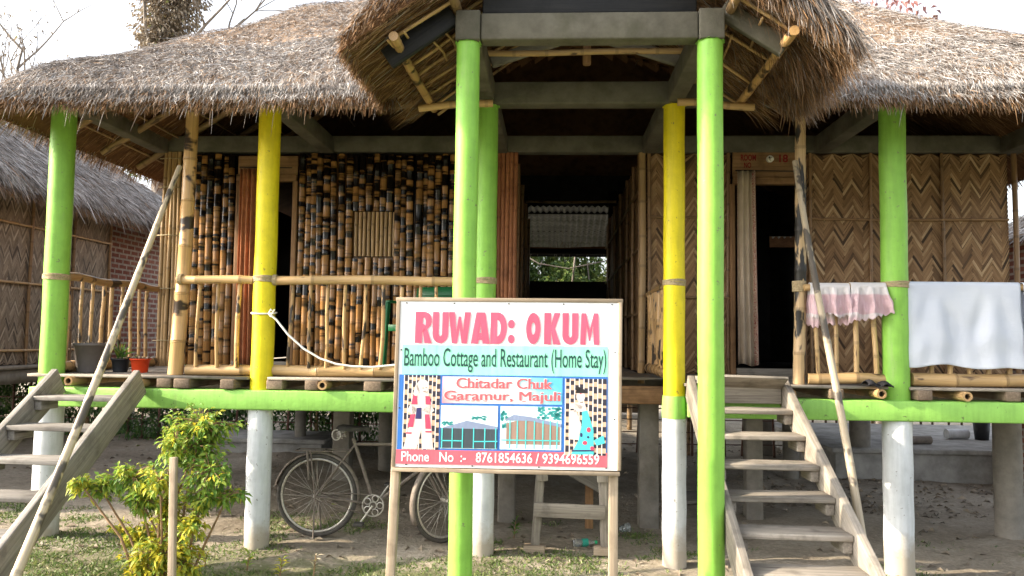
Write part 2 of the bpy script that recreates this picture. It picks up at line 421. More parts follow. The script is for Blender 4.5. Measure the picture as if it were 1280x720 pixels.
# joists poking out under the boards: square timbers and hollow bamboo ends
def joists(xs, bamx, y0):
    for x in xs:
        b = MB(); b.bar((x, y0-random.uniform(0, .06), 1.30), (x, y0+1.9, 1.30), random.uniform(.10, .14), .075, (0, 0, 1)); b.build('joist', M['joist'], cot, bevel=.008)
    for x in bamx:
        b = MB(); b.bamboo((x, y0-.07, 1.302), (x, y0+1.9, 1.302), .037, hollow=True); b.build('bamboo_joist', M['split'], cot, smooth=True)
ppx = lambda px, Y=6.25: at(px, 480, Y).x
joists([ppx(q) for q in (208, 232, 289, 345, 392, 468, 530, 578)], [ppx(q) for q in (95, 179, 407)], 6.22)
joists([ppx(q) for q in (1042, 1150, 1262, 1330)], [ppx(q) for q in (985, 1096, 1200)], 6.22)
# floor boards
def boards(x0, x1, y0, y1, n):
    b = MB(); dy = (y1-y0)/n
    for i in range(n):
        b.bar((x0-random.uniform(0, .04), y0+dy*(i+.5), FL-.011+random.uniform(-.003, .003)), (x1+random.uniform(0, .03), y0+dy*(i+.5), FL-.011+random.uniform(-.003, .003)), dy-.006, .022)
    return b.build('floor_boards', M['stairw'], cot)
boards(-4.18, -2.42, 6.2, 8.0, 12); boards(-2.25, -.62, 6.2, 8.0, 12); boards(1.04, 2.55, 6.2, 8.0, 12); boards(2.75, 5.0, 6.2, 8.0, 12)
boards(-2.415, -2.255, 6.40, 8.0, 11); boards(2.56, 2.74, 6.40, 8.0, 11); boards(-.61, 1.03, 7.1, 8.0, 6)
b = MB(); b.box((-4.05, 8.02, 1.30), (4.45, 13.4, 1.345)); b.build('room_floor', M['shadedark'], cot)

# concrete ring beams
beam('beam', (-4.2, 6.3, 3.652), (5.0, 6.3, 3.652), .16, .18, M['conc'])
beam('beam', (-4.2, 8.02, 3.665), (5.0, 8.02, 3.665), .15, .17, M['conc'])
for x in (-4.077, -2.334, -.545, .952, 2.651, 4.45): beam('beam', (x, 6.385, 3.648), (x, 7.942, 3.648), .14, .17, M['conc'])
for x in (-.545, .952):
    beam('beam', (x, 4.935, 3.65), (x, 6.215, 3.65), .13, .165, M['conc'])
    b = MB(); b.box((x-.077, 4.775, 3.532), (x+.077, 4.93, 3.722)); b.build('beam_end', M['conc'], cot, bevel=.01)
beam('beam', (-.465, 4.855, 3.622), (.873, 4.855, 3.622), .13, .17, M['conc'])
beam('tie_beam', (-.46, 4.87, 3.815), (.87, 4.87, 3.815), .09, .205, M['black'])
beam('tie_beam', (-.64, 4.84, 3.72), (-1.06, 4.84, 3.43), .05, .14, M['black'])
beam('tie_beam', (1.03, 4.88, 3.757), (1.42, 4.88, 3.50), .06, .12, M['conc'])

# roof ------------------------------------------------------------------
EX0, EX1, EY0, EY1 = -4.46, 4.88, 5.66, 15.2
GC, GW, GY0, GE = .225, 1.50, 4.55, 3.44
def smin(a, b, k=.3):
    h = np.clip(.5+.5*(b-a)/k, 0, 1); return b*(1-h)+a*h-k*h*(1-h)
def tmain(x, y):
    d = smin(smin(x-EX0, EX1-x), smin(y-EY0, EY1-y)); return np.maximum(d, 0)
def lump(x, y): return .025*np.sin(x*2.3+1.1*np.sin(y*1.9))+.02*np.sin(x*5.1+y*2.7)
def ztop(x, y):
    t = tmain(x, y); return 3.445+.70*t+.14*(1-np.exp(-t/.12))+lump(x, y)*(.4+np.minimum(t, 1))
def zbot(x, y): return 3.40+.67*tmain(x, y)
def gtop(x, y):
    u = np.maximum(GW-np.abs(x-GC), 0); return GE+.74*u+.12*(1-np.exp(-u/.1))+lump(x*1.3, y*1.3)*.5
def gbot(x, y): return GE-.06+.70*np.maximum(GW-np.abs(x-GC), 0)

def straw(b, P, D, N, L, W, tint, droop=.15, seg=True):
    "P base, D direction, N surface normal, all (n,3); a thin ribbon that bends towards the ground"
    n = len(P); D = D/np.linalg.norm(D, axis=1, keepdims=True)
    A = np.cross(D, N); A /= np.linalg.norm(A, axis=1, keepdims=True)+1e-9
    ang = RNG.uniform(-.9, .9, n)[:, None]; Bn = np.cross(A, D); A = A*np.cos(ang)+Bn*np.sin(ang)
    L = L[:, None]; W = W[:, None]; dn = np.array([[0, 0, -1.0]])
    side = A*RNG.normal(0, .12, n)[:, None]*L
    M1 = P+D*L*.55+side*.5; T = P+D*L+dn*L*droop+side
    V = np.stack([P-A*W/2, P+A*W/2, M1+A*W*.45, M1-A*W*.45, T+A*W*.12, T-A*W*.12], 1).reshape(-1, 3)
    i = np.arange(n)[:, None]*6
    q = np.concatenate([i+np.array([[0, 1, 2, 3]]), i+np.array([[3, 2, 4, 5]])])
    b.add(V, quads=q, t=np.repeat(tint, 6))
def grad(f, x, y, e=.03): return (f(x+e, y)-f(x-e, y))/(2*e), (f(x, y+e)-f(x, y-e))/(2*e)

def cover(b, f, x, y, lmin, lmax, wmin, wmax, tmean, tsd, spread=.35, lift=.12, under=False, sgn=1, droop=.1):
    gx, gy = grad(f, x, y); n = len(x); g = np.sqrt(gx**2+gy**2)+1e-6
    dx, dy = -gx/g, -gy/g
    a = RNG.normal(0, spread, n); dx, dy = dx*np.cos(a)-dy*np.sin(a), dx*np.sin(a)+dy*np.cos(a)
    N = np.stack([-gx, -gy, np.ones(n)], 1); N /= np.linalg.norm(N, axis=1, keepdims=True)
    if under: N = -N
    D = np.stack([dx, dy, gx*dx+gy*dy], 1); D /= np.linalg.norm(D, axis=1, keepdims=True)
    D = D + N*np.abs(RNG.normal(0, lift, n))[:, None]
    if under: droop = .02
    P = np.stack([x, y, f(x, y)], 1) + N*RNG.uniform(-.01, .02, n)[:, None]
    straw(b, P, D, N, RNG.uniform(lmin, lmax, n), RNG.uniform(wmin, wmax, n), np.clip(RNG.normal(tmean, tsd, n), 0, 1), droop)

def sheet(b, f, xs, ys, keep, tint, flip=False):
    X, Y = np.meshgrid(xs, ys); Z = f(X, Y); nx = len(xs)
    i = (np.arange(len(ys)-1)[:, None]*nx+np.arange(nx-1)[None]); q = np.stack([i, i+1, i+1+nx, i+nx], -1).reshape(-1, 4)
    cx = (X[:-1, :-1]+X[1:, 1:]).ravel()/2; cy = (Y[:-1, :-1]+Y[1:, 1:]).ravel()/2
    q = q[keep(cx, cy)]
    b.add(np.stack([X, Y, Z], -1), quads=q[:, ::-1] if flip else q, t=tint)

ingab = lambda x, y: (np.abs(x-GC) < GW-.02) & (gtop(x, y) > ztop(x, y)-.02)
rb = MB()
xs = np.concatenate([EX0+np.array([0, .03, .07, .12, .18]), np.linspace(EX0+.27, EX1-.27, 76), EX1-np.array([.18, .12, .07, .03, 0])])
ys = np.concatenate([EY0+np.array([0, .03, .07, .12, .18]), np.linspace(EY0+.27, EY1-.27, 70), EY1-np.array([.18, .12, .07, .03, 0])])
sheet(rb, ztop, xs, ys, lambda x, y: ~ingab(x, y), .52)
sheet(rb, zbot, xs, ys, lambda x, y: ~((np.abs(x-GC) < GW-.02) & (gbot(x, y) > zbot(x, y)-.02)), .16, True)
for (x0, y0, x1, y1) in ((EX0, EY0, EX1, EY0), (EX0, EY1, EX0, EY0), (EX1, EY0, EX1, EY1), (EX1, EY1, EX0, EY1)):   # cut edge
    n = 60; xx = np.linspace(x0, x1, n); yy = np.linspace(y0, y1, n)
    V = np.concatenate([np.stack([xx, yy, np.full(n, 3.40)], 1), np.stack([xx, yy, ztop(xx, yy)], 1)])
    i = np.arange(n-1); cxx = (xx[:-1]+xx[1:])/2
    k = ~((np.abs(cxx-GC) < GW-.05) & (y0 == EY0) & (y1 == EY0)); i = i[k]
    rb.add(V, quads=np.stack([i, i+1, i+1+n, i+n], 1), t=.25)
def pts(n, x0, x1, y0, y1): return RNG.uniform(x0, x1, n), RNG.uniform(y0, y1, n)
x, y = pts(135000, EX0, EX1, EY0, 9.6); k = ~ingab(x, y) & (tmain(x, y) < 3.4); x, y = x[k], y[k]
tt = tmain(x, y)
cover(rb, ztop, x, y, .05, .14, .0025, .0052, .74, .16, .65, .2)
x, y = pts(55000, EX0, EX1, EY0, 6.5); k = ~ingab(x, y); x, y = x[k], y[k]
cover(rb, ztop, x, y, .05, .12, .0022, .0046, .79, .16, .6, .2)
x, y = pts(7000, EX0, EX1, 9.6, EY1); cover(rb, ztop, x, y, .2, .4, .008, .016, .72, .15, .4, .15)
x, y = pts(16000, EX0, EX1, EY0, 9.2); k = ~((np.abs(x-GC) < GW) & (gbot(x, y) > zbot(x, y)-.02)) & (tmain(x, y) < 1.3); x, y = x[k], y[k]
k = tmain(x, y) > .15; x, y = x[k], y[k]
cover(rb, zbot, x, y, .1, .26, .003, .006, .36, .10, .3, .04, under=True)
def fringe(b, px_, py_, ox, oy, zlo, zhi, n, lmin, lmax, t_lo, t_hi):
    h = RNG.random(n); x = px_; y = py_
    P = np.stack([x-ox*.05*RNG.random(n), y-oy*.05*RNG.random(n), zlo+(zhi-zlo)*h], 1)
    a = RNG.normal(0, .45, n); o = np.stack([ox*np.cos(a)-oy*np.sin(a), ox*np.sin(a)+oy*np.cos(a), np.zeros(n)], 1)
    D = o*RNG.uniform(.25, 1, n)[:, None]+np.array([[0, 0, -1]])*RNG.uniform(.35, 1.2, n)[:, None]
    N = o*.7+np.array([[0, 0, .7]])
    straw(b, P, D, N, RNG.uniform(lmin, lmax, n)*(.75+.5*(1-h)), RNG.uniform(.003, .007, n), np.clip(t_lo+(t_hi-t_lo)*h+RNG.normal(0, .13, n), 0, 1), .2)
for x0, x1, n in ((EX0, GC-GW+.12, 8500), (GC+GW-.12, EX1, 9000)):
    fringe(rb, RNG.uniform(x0, x1, n), np.full(n, EY0), 0, -1, 3.39, 3.56, n, .035, .085, .34, .80)
n = 110; xf = RNG.uniform(EX0, EX1, n); xf = xf[np.abs(xf-GC) > GW]; n = len(xf); fringe(rb, xf, np.full(n, EY0), 0, -.6, 3.385, 3.44, n, .1, .2, .5, .7)
n = 3500; fringe(rb, np.full(n, EX0), RNG.uniform(EY0, 10, n), -1, 0, 3.39, 3.55, n, .05, .12, .36, .75)
n = 2000; fringe(rb, np.full(n, EX1), RNG.uniform(EY0, 10, n), 1, 0, 3.39, 3.55, n, .05, .12, .36, .75)
rb.build('thatched_roof', M['thatch'], cot)

gb = MB()
xs = np.concatenate([GC-GW+np.array([0, .03, .07, .12, .18]), np.linspace(GC-GW+.27, GC+GW-.27, 22), GC+GW-np.array([.18, .12, .07, .03, 0])])
ys = np.linspace(GY0, 7.6, 40)
sheet(gb, gtop, xs, ys, lambda x, y: (gtop(x, y) > ztop(x, y)-.1) | (y < EY0), .5)
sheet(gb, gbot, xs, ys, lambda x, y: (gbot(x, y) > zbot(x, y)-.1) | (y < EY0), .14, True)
n = len(xs); V = np.concatenate([np.stack([xs, xs*0+GY0, gbot(xs, xs*0+GY0)], 1), np.stack([xs, xs*0+GY0, gtop(xs, xs*0+GY0)], 1)]); i = np.arange(n-1)
gb.add(V, quads=np.stack([i, i+1, i+1+n, i+n], 1), t=.25)
for sx in (GC-GW, GC+GW):
    yy = np.linspace(GY0, 5.8, 20); n = 20
    V = np.concatenate([np.stack([yy*0+sx, yy, gbot(yy*0+sx, yy)], 1), np.stack([yy*0+sx, yy, gtop(yy*0+sx, yy)], 1)]); i = np.arange(n-1)
    gb.add(V, quads=np.stack([i, i+1, i+1+n, i+n], 1), t=.25)
x, y = pts(22000, GC-GW, GC+GW, GY0, 7.2); k = (gtop(x, y) > ztop(x, y)-.05) | (y < EY0); cover(gb, gtop, x[k], y[k], .05, .13, .003, .006, .7, .16, .4, .2)
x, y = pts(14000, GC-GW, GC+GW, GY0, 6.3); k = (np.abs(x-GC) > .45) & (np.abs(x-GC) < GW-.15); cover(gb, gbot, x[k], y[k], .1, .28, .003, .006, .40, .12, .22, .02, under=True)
# the cut front of the gable thatch: stalks hanging over the rake, longest at the right
def rake(n, side, lmin, lmax, hang, tm):
    u = RNG.random(n)**.75*1.35; h = RNG.random(n); x = GC+side*(GW-u)
    z0 = gbot(x, x*0+GY0); z1 = gtop(x, x*0+GY0)
    P = np.stack([x, np.full(n, GY0)+.05*RNG.random(n), z0+(z1-z0)*h], 1)
    D = np.stack([side*RNG.normal(.55, .35, n), -np.abs(RNG.normal(.55, .3, n)), -np.abs(RNG.normal(hang, .35, n))], 1)
    N = np.tile([[side*.3, -.8, .4]], (n, 1))
    straw(gb, P, D, N, RNG.uniform(lmin, lmax, n)*(.7+.6*h), RNG.uniform(.003, .007, n), np.clip(tm+(h-.5)*.35+RNG.normal(0, .12, n), 0, 1), .35)
rake(7500, -1, .03, .09, .3, .44); rake(8500, 1, .07, .20, .8, .56)
for side, n, lm in ((-1, 4200, .07), (1, 4200, .10)):
    yy = RNG.uniform(GY0, 5.75, n); fringe(gb, np.full(n, GC+side*GW), yy, side, 0, GE-.05, GE+.11, n, lm*.5, lm, .34, .62)
n = 2600; yy = RNG.uniform(4.9, 5.75, n); xx = GC+GW-.35*RNG.random(n)**1.5      # ragged hem under the right corner
P = np.stack([xx, yy, gbot(xx, yy)-.01], 1); D = np.stack([RNG.normal(.5, .3, n), RNG.normal(-.35, .35, n), -np.abs(RNG.normal(.8, .3, n))], 1)
straw(gb, P, D, np.tile([[.5, -.5, .5]], (n, 1)), RNG.uniform(.08, .2, n), RNG.uniform(.003, .006, n), np.clip(RNG.normal(.45, .1, n), 0, 1), .2)
n = 3600; yy = RNG.uniform(4.62, 5.6, n); xx = GC+GW-.75*RNG.random(n)**1.3      # loose stalks hanging from the right slope
P = np.stack([xx, yy, gbot(xx, yy)-.005], 1); D = np.stack([RNG.normal(.65, .25, n), RNG.normal(-.2, .3, n), -np.abs(RNG.normal(.75, .25, n))], 1)
straw(gb, P, D, np.tile([[.5, -.5, .5]], (n, 1)), RNG.uniform(.07, .2, n), RNG.uniform(.003, .006, n), np.clip(RNG.normal(.42, .11, n), 0, 1), .15)
gb.build('gable_thatch', M['thatch'], cot)

# rafters, battens, purlins ------------------------------------------------
for x in np.arange(-4.2, 4.7, .62):
    if abs(x-GC) < GW: y0, y1 = 7.3, 9.6
    else: y0, y1 = 5.80, 9.4
    if x < -4: y1 = 6.0
    y1 = min(y1, EY0+ (x-EX0)*1.0+.3) if x < 0 else min(y1, EY0+(EX1-x)+.3)
    if y1-y0 < .25: continue
    b = MB(); b.bamboo((x, y0, float(zbot(np.float64(x), y0))-.045), (x+.05, y1, float(zbot(np.float64(x), y1))-.05), .032); b.build('rafter', M['underb'], cot, smooth=True)
for y in (6.7, 7.35, 8.0, 8.7, 9.4):
    b = MB(); x1 = min(EX0+(y-EY0)+.2, -2.2); b.bamboo((EX0+.1, y, 3.40+.67*.1-.05), (x1, y+.04, 3.40+.67*(x1-EX0)-.09), .032); b.build('rafter', M['underb'], cot, smooth=True)
for y in np.arange(5.9, 9.5, .32):
    segs = [(EX0+(y-EY0)*.9, EX1-(y-EY0)*.9)] if y > 7.3 else [(EX0+(y-EY0)*.9, GC-GW-.02), (GC+GW+.02, EX1-(y-EY0)*.9)]
    for a_, c_ in segs:
        z = 3.40+.67*(y-EY0)-.03; b = MB(); b.bamboo((a_, y, z), (c_, y, z), .011, node=.4, n=6, wob=.012); b.build('batten', M['underb'], cot)
for x in np.arange(EX0+.25, -2.6, .3):
    z = 3.40+.67*(x-EX0)-.03; b = MB(); b.bamboo((x, EY0+(x-EX0)*.9, z), (x, 10.5, z), .011, node=.4, n=6, wob=.012); b.build('batten', M['underb'], cot)
for x, y1 in ((-.98, 6.15), (-.62, 6.4), (1.40, 6.15), (1.08, 6.5)):
    z = float(gbot(np.float64(x), 5.))-.09; b = MB(); b.bamboo((x, 4.62, z), (x+.02, y1, z-.0), .03); b.build('purlin', M['bamd'] if abs(x-GC) > 1 else M['underb'], cot, smooth=True)
for y in np.arange(4.75, 6.6, .24):
    for sd in (-1, 1):
        if sd > 0 and int(round((y-4.75)/.24)) % 2: continue
        b = MB(); b.bamboo((GC+sd*1.2, y, float(gbot(np.float64(GC+sd*1.2), y))-.05), (GC+sd*.1, y, float(gbot(np.float64(GC+sd*.1), y))-.05), .012, node=.3, n=6, wob=.01); b.build('batten', M['bam'], cot)
for x, ya, yb in ((-1.02, 4.66, 5.02), (-.93, 4.68, 5.06), (-.80, 5.1, 5.5), (-.72, 5.08, 5.5), (1.25, 4.75, 5.2), (1.16, 5.2, 5.6)):   # short lacing sticks under the battens
    b = MB(); b.bamboo((x, ya, float(gbot(np.float64(x), ya))-.068), (x+.03, yb, float(gbot(np.float64(x+.03), yb))-.068), .009, n=6); b.build('lacing_stick', M['bam'], cot)
for sd in (-1, 1):   # long bamboo ends crossing the corners above the inner posts
    a_ = Vector((GC+sd*.85, 5.95, 3.47)); b = MB(); b.bamboo(a_+Vector((sd*.42, 0, -.02)), a_+Vector((-sd*.15, .0, .02)), .028); b.build('purlin', M['bam'], cot, smooth=True)
b = MB(); b.bamboo((-.5, 5.75, 3.80), (.93, 5.75, 3.81), .022); b.build('cross_pole', M['bam'], cot, smooth=True)
b = MB(); b.bamboo((-.5, 5.8, 4.0), (.93, 5.8, 4.01), .02); b.build('cross_pole', M['underb'], cot, smooth=True)
beam('king_post', (.235, 5.85, 3.74), (.235, 5.85, 4.35), .06, .05, M['brown'], up=(0, 1, 0))
for sd in (-1, 1):   # slanting struts under the ridge
    beam('strut', (GC+sd*.72, 5.95, 3.80), (GC+sd*.12, 6.0, 4.02), .05, .09, M['stilt'])
# ---------------------------------------------------------------- walls
def weave(name, O, ux, W, H, parent, mat='weave', p=.0136, q=.0215, k=7, nrm=None):
    "herringbone bamboo matting: every strip is its own slightly lifted face on a dark backing"
    O = np.array(O, float); ux = np.array(ux, float); uz = np.array([0, 0, 1.0])
    nr = np.cross(ux, uz) if nrm is None else np.array(nrm, float)
    b = MB(); V = []; T = []; G = []
    for n in range(-1, int(W/(2*k*p))+2):
        for mI in range(-int(k), int(H/(2*q))+k):
            for v in (0, 1):
                if v == 0: a0, b0, da, db = mI+k*n, -mI+k*n, k, 1
                else: a0, b0, da, db = mI+k*n, -mI+k*n+k, 1, k
                cs = [(a0, b0), (a0+da, b0), (a0+da, b0+db), (a0, b0+db)] if v == 0 else [(a0, b0), (a0+1, b0), (a0+1, b0+db), (a0, b0+db)]
                cs = [(x+random.uniform(-.16, .16), y+random.uniform(-.16, .16)) for x, y in cs]
                xz = [(p*(x+y), q*(x-y)) for x, y in cs]
                cx = sum(x for x, _ in xz)/4; cz = sum(z for _, z in xz)/4
                if not (-.03 < cx < W+.03 and -.08 < cz < H+.08): continue
                lift = [.002, .006, .006, .002] if v == 0 else [.006, .006, .002, .002]
                t = random.gauss(.44, .15)
                if mI % 6 == 0 and random.random() < .75: t += .36
                elif mI % 6 == 1: t -= .16
                elif mI % 6 == 2 and random.random() < .4: t += .25
                t -= .06*v
                g0 = random.random()*40
                for (x, z), lf, c in zip(xz, lift, cs):
                    x = min(max(x, 0), W); z = min(max(z, 0), H)
                    V.append(O+ux*x+uz*z+nr*(lf+random.uniform(0, .0015)))
                    T.append(min(max(t, .02), 1)); a_, b_ = c
                    G.append((g0+(a_ if v == 0 else b_)*.03, (b_ if v == 0 else a_)*.02+g0, 0))
    i = np.arange(len(V)).reshape(-1, 4)
    b.add(V, quads=i, t=T, g=G)
    bk = [O-nr*.012, O+ux*W-nr*.012, O+ux*W+uz*H-nr*.012, O+uz*H-nr*.012, O-nr*.0005, O+ux*W-nr*.0005, O+ux*W+uz*H-nr*.0005, O+uz*H-nr*.0005]
    b.add(bk, quads=[(4, 5, 6, 7), (3, 2, 1, 0), (0, 1, 5, 4), (1, 2, 6, 5), (2, 3, 7, 6), (3, 0, 4, 7)], t=.05)
    return b.build(name, M[mat], parent)
def batten(p0, p1, parent, r=.016, mat='split', name='batten'):
    b = MB(); b.bamboo(p0, p1, r, node=.3, n=8, wob=.004); return b.build(name, M[mat], parent, smooth=True)

ZT = 3.575
wl = weave('woven_wall', (2.49, WY, FL), (1, 0, 0), 1.98, ZT-FL-.0, cot); wl['label'] = 'woven bamboo panel wall behind the washing'
M['wbat'] = bamboo_mat('brown battens', (.17, .095, .045), (.30, .18, .09), (.07, .04, .025), .68)
for px in (1012, 1088, 1178, 1268): x = at(px, 300, WY).x; batten((x, WY-.025, FL), (x, WY-.025, ZT), wl, .016 if px != 1268 else .026, 'wbat')
for py in (180, 275, 368): z = at(1140, py, WY).z; batten((2.5, WY-.03, z), (4.46, WY-.03, z+.0), wl, .013, 'wbat')
wl = weave('woven_wall', (.93, WY, FL), (1, 0, 0), .84, ZT-FL, cot); wl['label'] = 'narrow woven bamboo panel between the passage and the room door'
for x in (.955, 1.74): batten((x, WY-.025, FL), (x, WY-.025, ZT), wl, .02, 'wbat')
for py in (272, 372): z = at(860, py, WY).z; batten((.95, WY-.03, z), (1.75, WY-.03, z), wl, .013, 'wbat')
# passage: right side woven wall with bamboo posts, left side, corner posts
wl = weave('passage_wall', (.90, WY+.05, FL), (0, 1, 0), 5.4, 2.25, cot, nrm=(-1, 0, 0))
for y in (8.08, 8.75, 9.5, 10.4, 11.4, 12.5): batten((.872, y, FL), (.872, y, 3.6), wl, .02, 'wbat')
for z in (1.95, 2.62, 3.2): batten((.865, 8.05, z), (.865, 13.3, z), wl, .013, 'wbat')
wl = weave('passage_wall', (-.42, WY+.05, FL), (0, 1, 0), 5.4, 2.25, cot, nrm=(1, 0, 0))
for y in (8.6, 9.8, 11.2, 12.6): batten((-.395, y, FL), (-.395, y, 3.6), wl, .02, 'wbat')
b = MB()
for i in range(5):   # split bamboo corner board
    x = -.56+i*.042; b.bamboo((x, WY-.03, FL), (x, WY-.03, ZT), .022, node=.5, n=8, wob=.002)
b.build('corner_board', M['redwood'], cot, smooth=True)
for x in (.885,):
    b = MB(); b.bamboo((x, WY-.03, FL-.1), (x, WY-.03, ZT), .035, node=.35); b.build('corner_post', M['split'], cot, smooth=True)
# outer side walls, dark rear walls, ceilings of the rooms
weave('side_wall', (-4.06, WY+.05, FL), (0, 1, 0), 5.3, 2.15, cot, nrm=(-1, 0, 0))
weave('side_wall', (4.48, WY+.05, FL), (0, 1, 0), 5.3, 2.15, cot, nrm=(1, 0, 0))
hx0, hz0 = at(962, 306, 13.4).x, at(962, 309, 13.4).z; hx1, hz1 = at(998, 306, 13.4).x, at(962, 291, 13.4).z
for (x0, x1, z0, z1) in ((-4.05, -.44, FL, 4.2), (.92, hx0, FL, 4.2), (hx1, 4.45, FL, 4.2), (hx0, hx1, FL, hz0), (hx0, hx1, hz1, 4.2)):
    b = MB(); b.box((x0, 13.40, z0-.06), (x1, 13.44, z1)); b.build('rear_wall', M['shadedark'], cot)
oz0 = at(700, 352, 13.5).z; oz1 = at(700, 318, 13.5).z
b = MB(); b.box((-.43, 13.46, FL), (.91, 13.50, oz0)); b.build('rear_half_wall', M['shadedark'], cot)
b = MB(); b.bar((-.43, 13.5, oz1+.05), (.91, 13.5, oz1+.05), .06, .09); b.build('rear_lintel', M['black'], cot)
b = MB(); b.box((-.37, 8.1, FL-.03), (.86, 13.4, FL-.005)); b.build('passage_floor', M['stairw'], cot)
b = MB(); b.bamboo((-.4, 11.2, 3.63), (.88, 11.2, 3.63), .02); b.build('passage_tie', M['underb'], cot)

# mottled dark bamboo walls: culms side by side, one mesh per wall
def culm_wall(name, x0, x1, z0, z1, y, hole=None, sp=.071):
    b = MB(); n = max(1, round((x1-x0)/sp)); sp = (x1-x0)/n
    for i in range(n):
        x = x0+sp*(i+.5)+random.uniform(-.006, .006); r = sp*random.uniform(.45, .53)
        segs = [(z0, z1)]
        if hole and hole[0] < x < hole[1]: segs = [(z0, hole[2]), (hole[3], z1)]
        for a_, c_ in segs:
            yy = y-r+random.uniform(-.012, .006)
            lean = random.uniform(-.010, .010)
            b.bamboo((x, yy, a_), (x+lean*(c_-a_), yy, c_+random.uniform(-.02, .01)), r, r*random.uniform(.88, 1), node=.27, n=12, wob=.005, t=random.uniform(.1, .8))
    # thin laths filling the chinks, and a dark backing board
    b.add([(x0, y+.008, z0), (x1, y+.008, z0), (x1, y+.008, z1), (x0, y+.008, z1), (x0, y+.03, z0), (x1, y+.03, z0), (x1, y+.03, z1), (x0, y+.03, z1)] if not hole else
          [(x0, y+.008, z0), (x1, y+.008, z0), (x1, y+.008, z1), (x0, y+.008, z1), (x0, y+.03, z0), (x1, y+.03, z0), (x1, y+.03, z1), (x0, y+.03, z1)],
          quads=[(0, 1, 2, 3), (7, 6, 5, 4)], t=0)
    return b.build(name, M['dark'], cot, smooth=True)
xA, xB = -3.87, at(294, 330, WY).x
culm_wall('mottled_wall', xA, xB, FL+.02, ZT-.02, WY)['label'] = 'narrow wall of mottled bamboo culms beside the corner bundle'
xC, xD = at(371, 330, WY).x, -.57
h0, h1 = at(443, 322, WY), at(497, 265, WY)
cw = culm_wall('mottled_wall', xC, xD, FL+.02, ZT-.02, WY, (h0.x, h1.x, h0.z, h1.z)); cw['label'] = 'wide wall of black mottled bamboo culms with a small shutter'
b = MB(); n = 10
for i in range(n):
    x = h0.x+(h1.x-h0.x)*(i+.5)/n; b.bamboo((x, WY-.045, h0.z+.01), (x, WY-.045, h1.z-.01), .017, node=.4, n=8, wob=.002)
sh = b.build('shutter', M['split'], cw, smooth=True); sh['label'] = 'small closed shutter of thin bamboo sticks'
b = MB(); n = 5
for i in range(n):
    x = -4.06+.19*(i+.5)/n; b.bamboo((x, WY-.05+.01*(i % 2), FL), (x+.01, WY-.05, ZT), .021, .019, node=.5, n=8)
bd = b.build('corner_bundle', M['split'], cot, smooth=True); bd['label'] = 'bundle of pale split bamboo tied at the left wall end'
for z in (1.62, 2.15, 2.7, 3.2, 3.5):
    b = MB(); b.tube([(-4.08, WY-.08, z), (-3.97, WY-.088, z+.005), (-3.86, WY-.08, z)], .006, 6); b.build('wire_tie', M['rope'], bd)

# door frames
def doorframe(x0, x1, xo0, xo1, ztop_, zop, zl, mat):
    d = MB(); d.bar((xo0-.025, WY-.03, FL), (xo0-.025, WY-.03, zop), .05, .08, (0, 1, 0)); d.bar((xo1+.025, WY-.03, FL), (xo1+.025, WY-.03, zop), .05, .08, (0, 1, 0))
    f = d.build('door_frame', M[mat], cot, bevel=.004)
    d = MB(); d.bar((x0, WY-.035, zop+.035), (x1, WY-.035, zop+.035), .085, .07); d.build('door_head', M[mat], f, bevel=.004)
    d = MB(); d.bar((x0, WY-.02, (zop+.075+ztop_)/2), (x1, WY-.02, (zop+.075+ztop_)/2), .025, ztop_-zop-.075); lp = d.build('lintel_panel', M[mat], f, bevel=.003)
    d = MB(); d.bar((x0+.02, WY-.04, FL+.03), (x1-.02, WY-.04, FL+.03), .10, .07); d.build('threshold', M['stairw'], f, bevel=.004)
    return f, lp
z_op = at(950, 232, WY).z
fr, lp = doorframe(1.785, 2.475, 1.80, 2.44, 3.60, z_op, 0, 'brown'); fr['label'] = 'room door frame with red hand painted number on its lintel'
f2, lp2 = doorframe(xB+.01, xC-.01, xB+.06, xC-.045, 3.54, at(360, 228, WY).z, 0, 'brown')

def text_mesh(txt, mat, x0, x1, z0, z1, org, ux, uz, nrm, parent, name, offset=0, lift=0, bold=(0,)):
    "lettering scaled to fill x0..x1, z0..z1 in the plane org + ux*x + uz*z"
    cu = bpy.data.curves.new('lettering', 'FONT'); cu.body = txt; cu.offset = offset; cu.extrude = 0; cu.resolution_u = 4
    ob = bpy.data.objects.new('lettering', cu); COL.objects.link(ob)
    bpy.context.view_layer.update()
    me = bpy.data.meshes.new_from_object(ob.evaluated_get(bpy.context.evaluated_depsgraph_get()))
    bpy.data.objects.remove(ob)
    v = np.array([tuple(q.co) for q in me.vertices]); lo, hi = v.min(0), v.max(0)
    org, ux, uz, nrm = map(Vector, (org, ux, uz, nrm))
    vs = []; fs = []; nv_ = len(v)
    for kb, bd_ in enumerate(bold):
      fs += [[i+kb*nv_ for i in pl.vertices] for pl in me.polygons]
      for q in v:
        a_ = bd_+x0+(q[0]-lo[0])/(hi[0]-lo[0])*(x1-x0); c_ = z0+(q[1]-lo[1])/(hi[1]-lo[1])*(z1-z0)
        vs.append(tuple(org+ux*a_+uz*c_+nrm*(lift+kb*.0003)))
    b = MB(); b.add(vs, ngons=fs); bpy.data.meshes.remove(me)
    return b.build(name, mat, parent)
M['redpaint'] = plain('hand painted red', (.22, .012, .014), .6, .25, 90)
yl = WY-.0345
def word(t, px0, px1, py0, py1):
    a_ = at(px0, py1, yl); c_ = at(px1, py0, yl)
    text_mesh(t, M['redpaint'], a_.x, c_.x, a_.z, c_.z, (0, yl, 0), (1, 0, 0), (0, 0, 1), (0, -1, 0), lp, 'lettering', .03)
word('ROOM', 926, 945, 193, 201); word('NO', 930, 939, 203, 210); word('18', 974, 985, 193, 203)
c = at(962, 199, yl); b = MB()
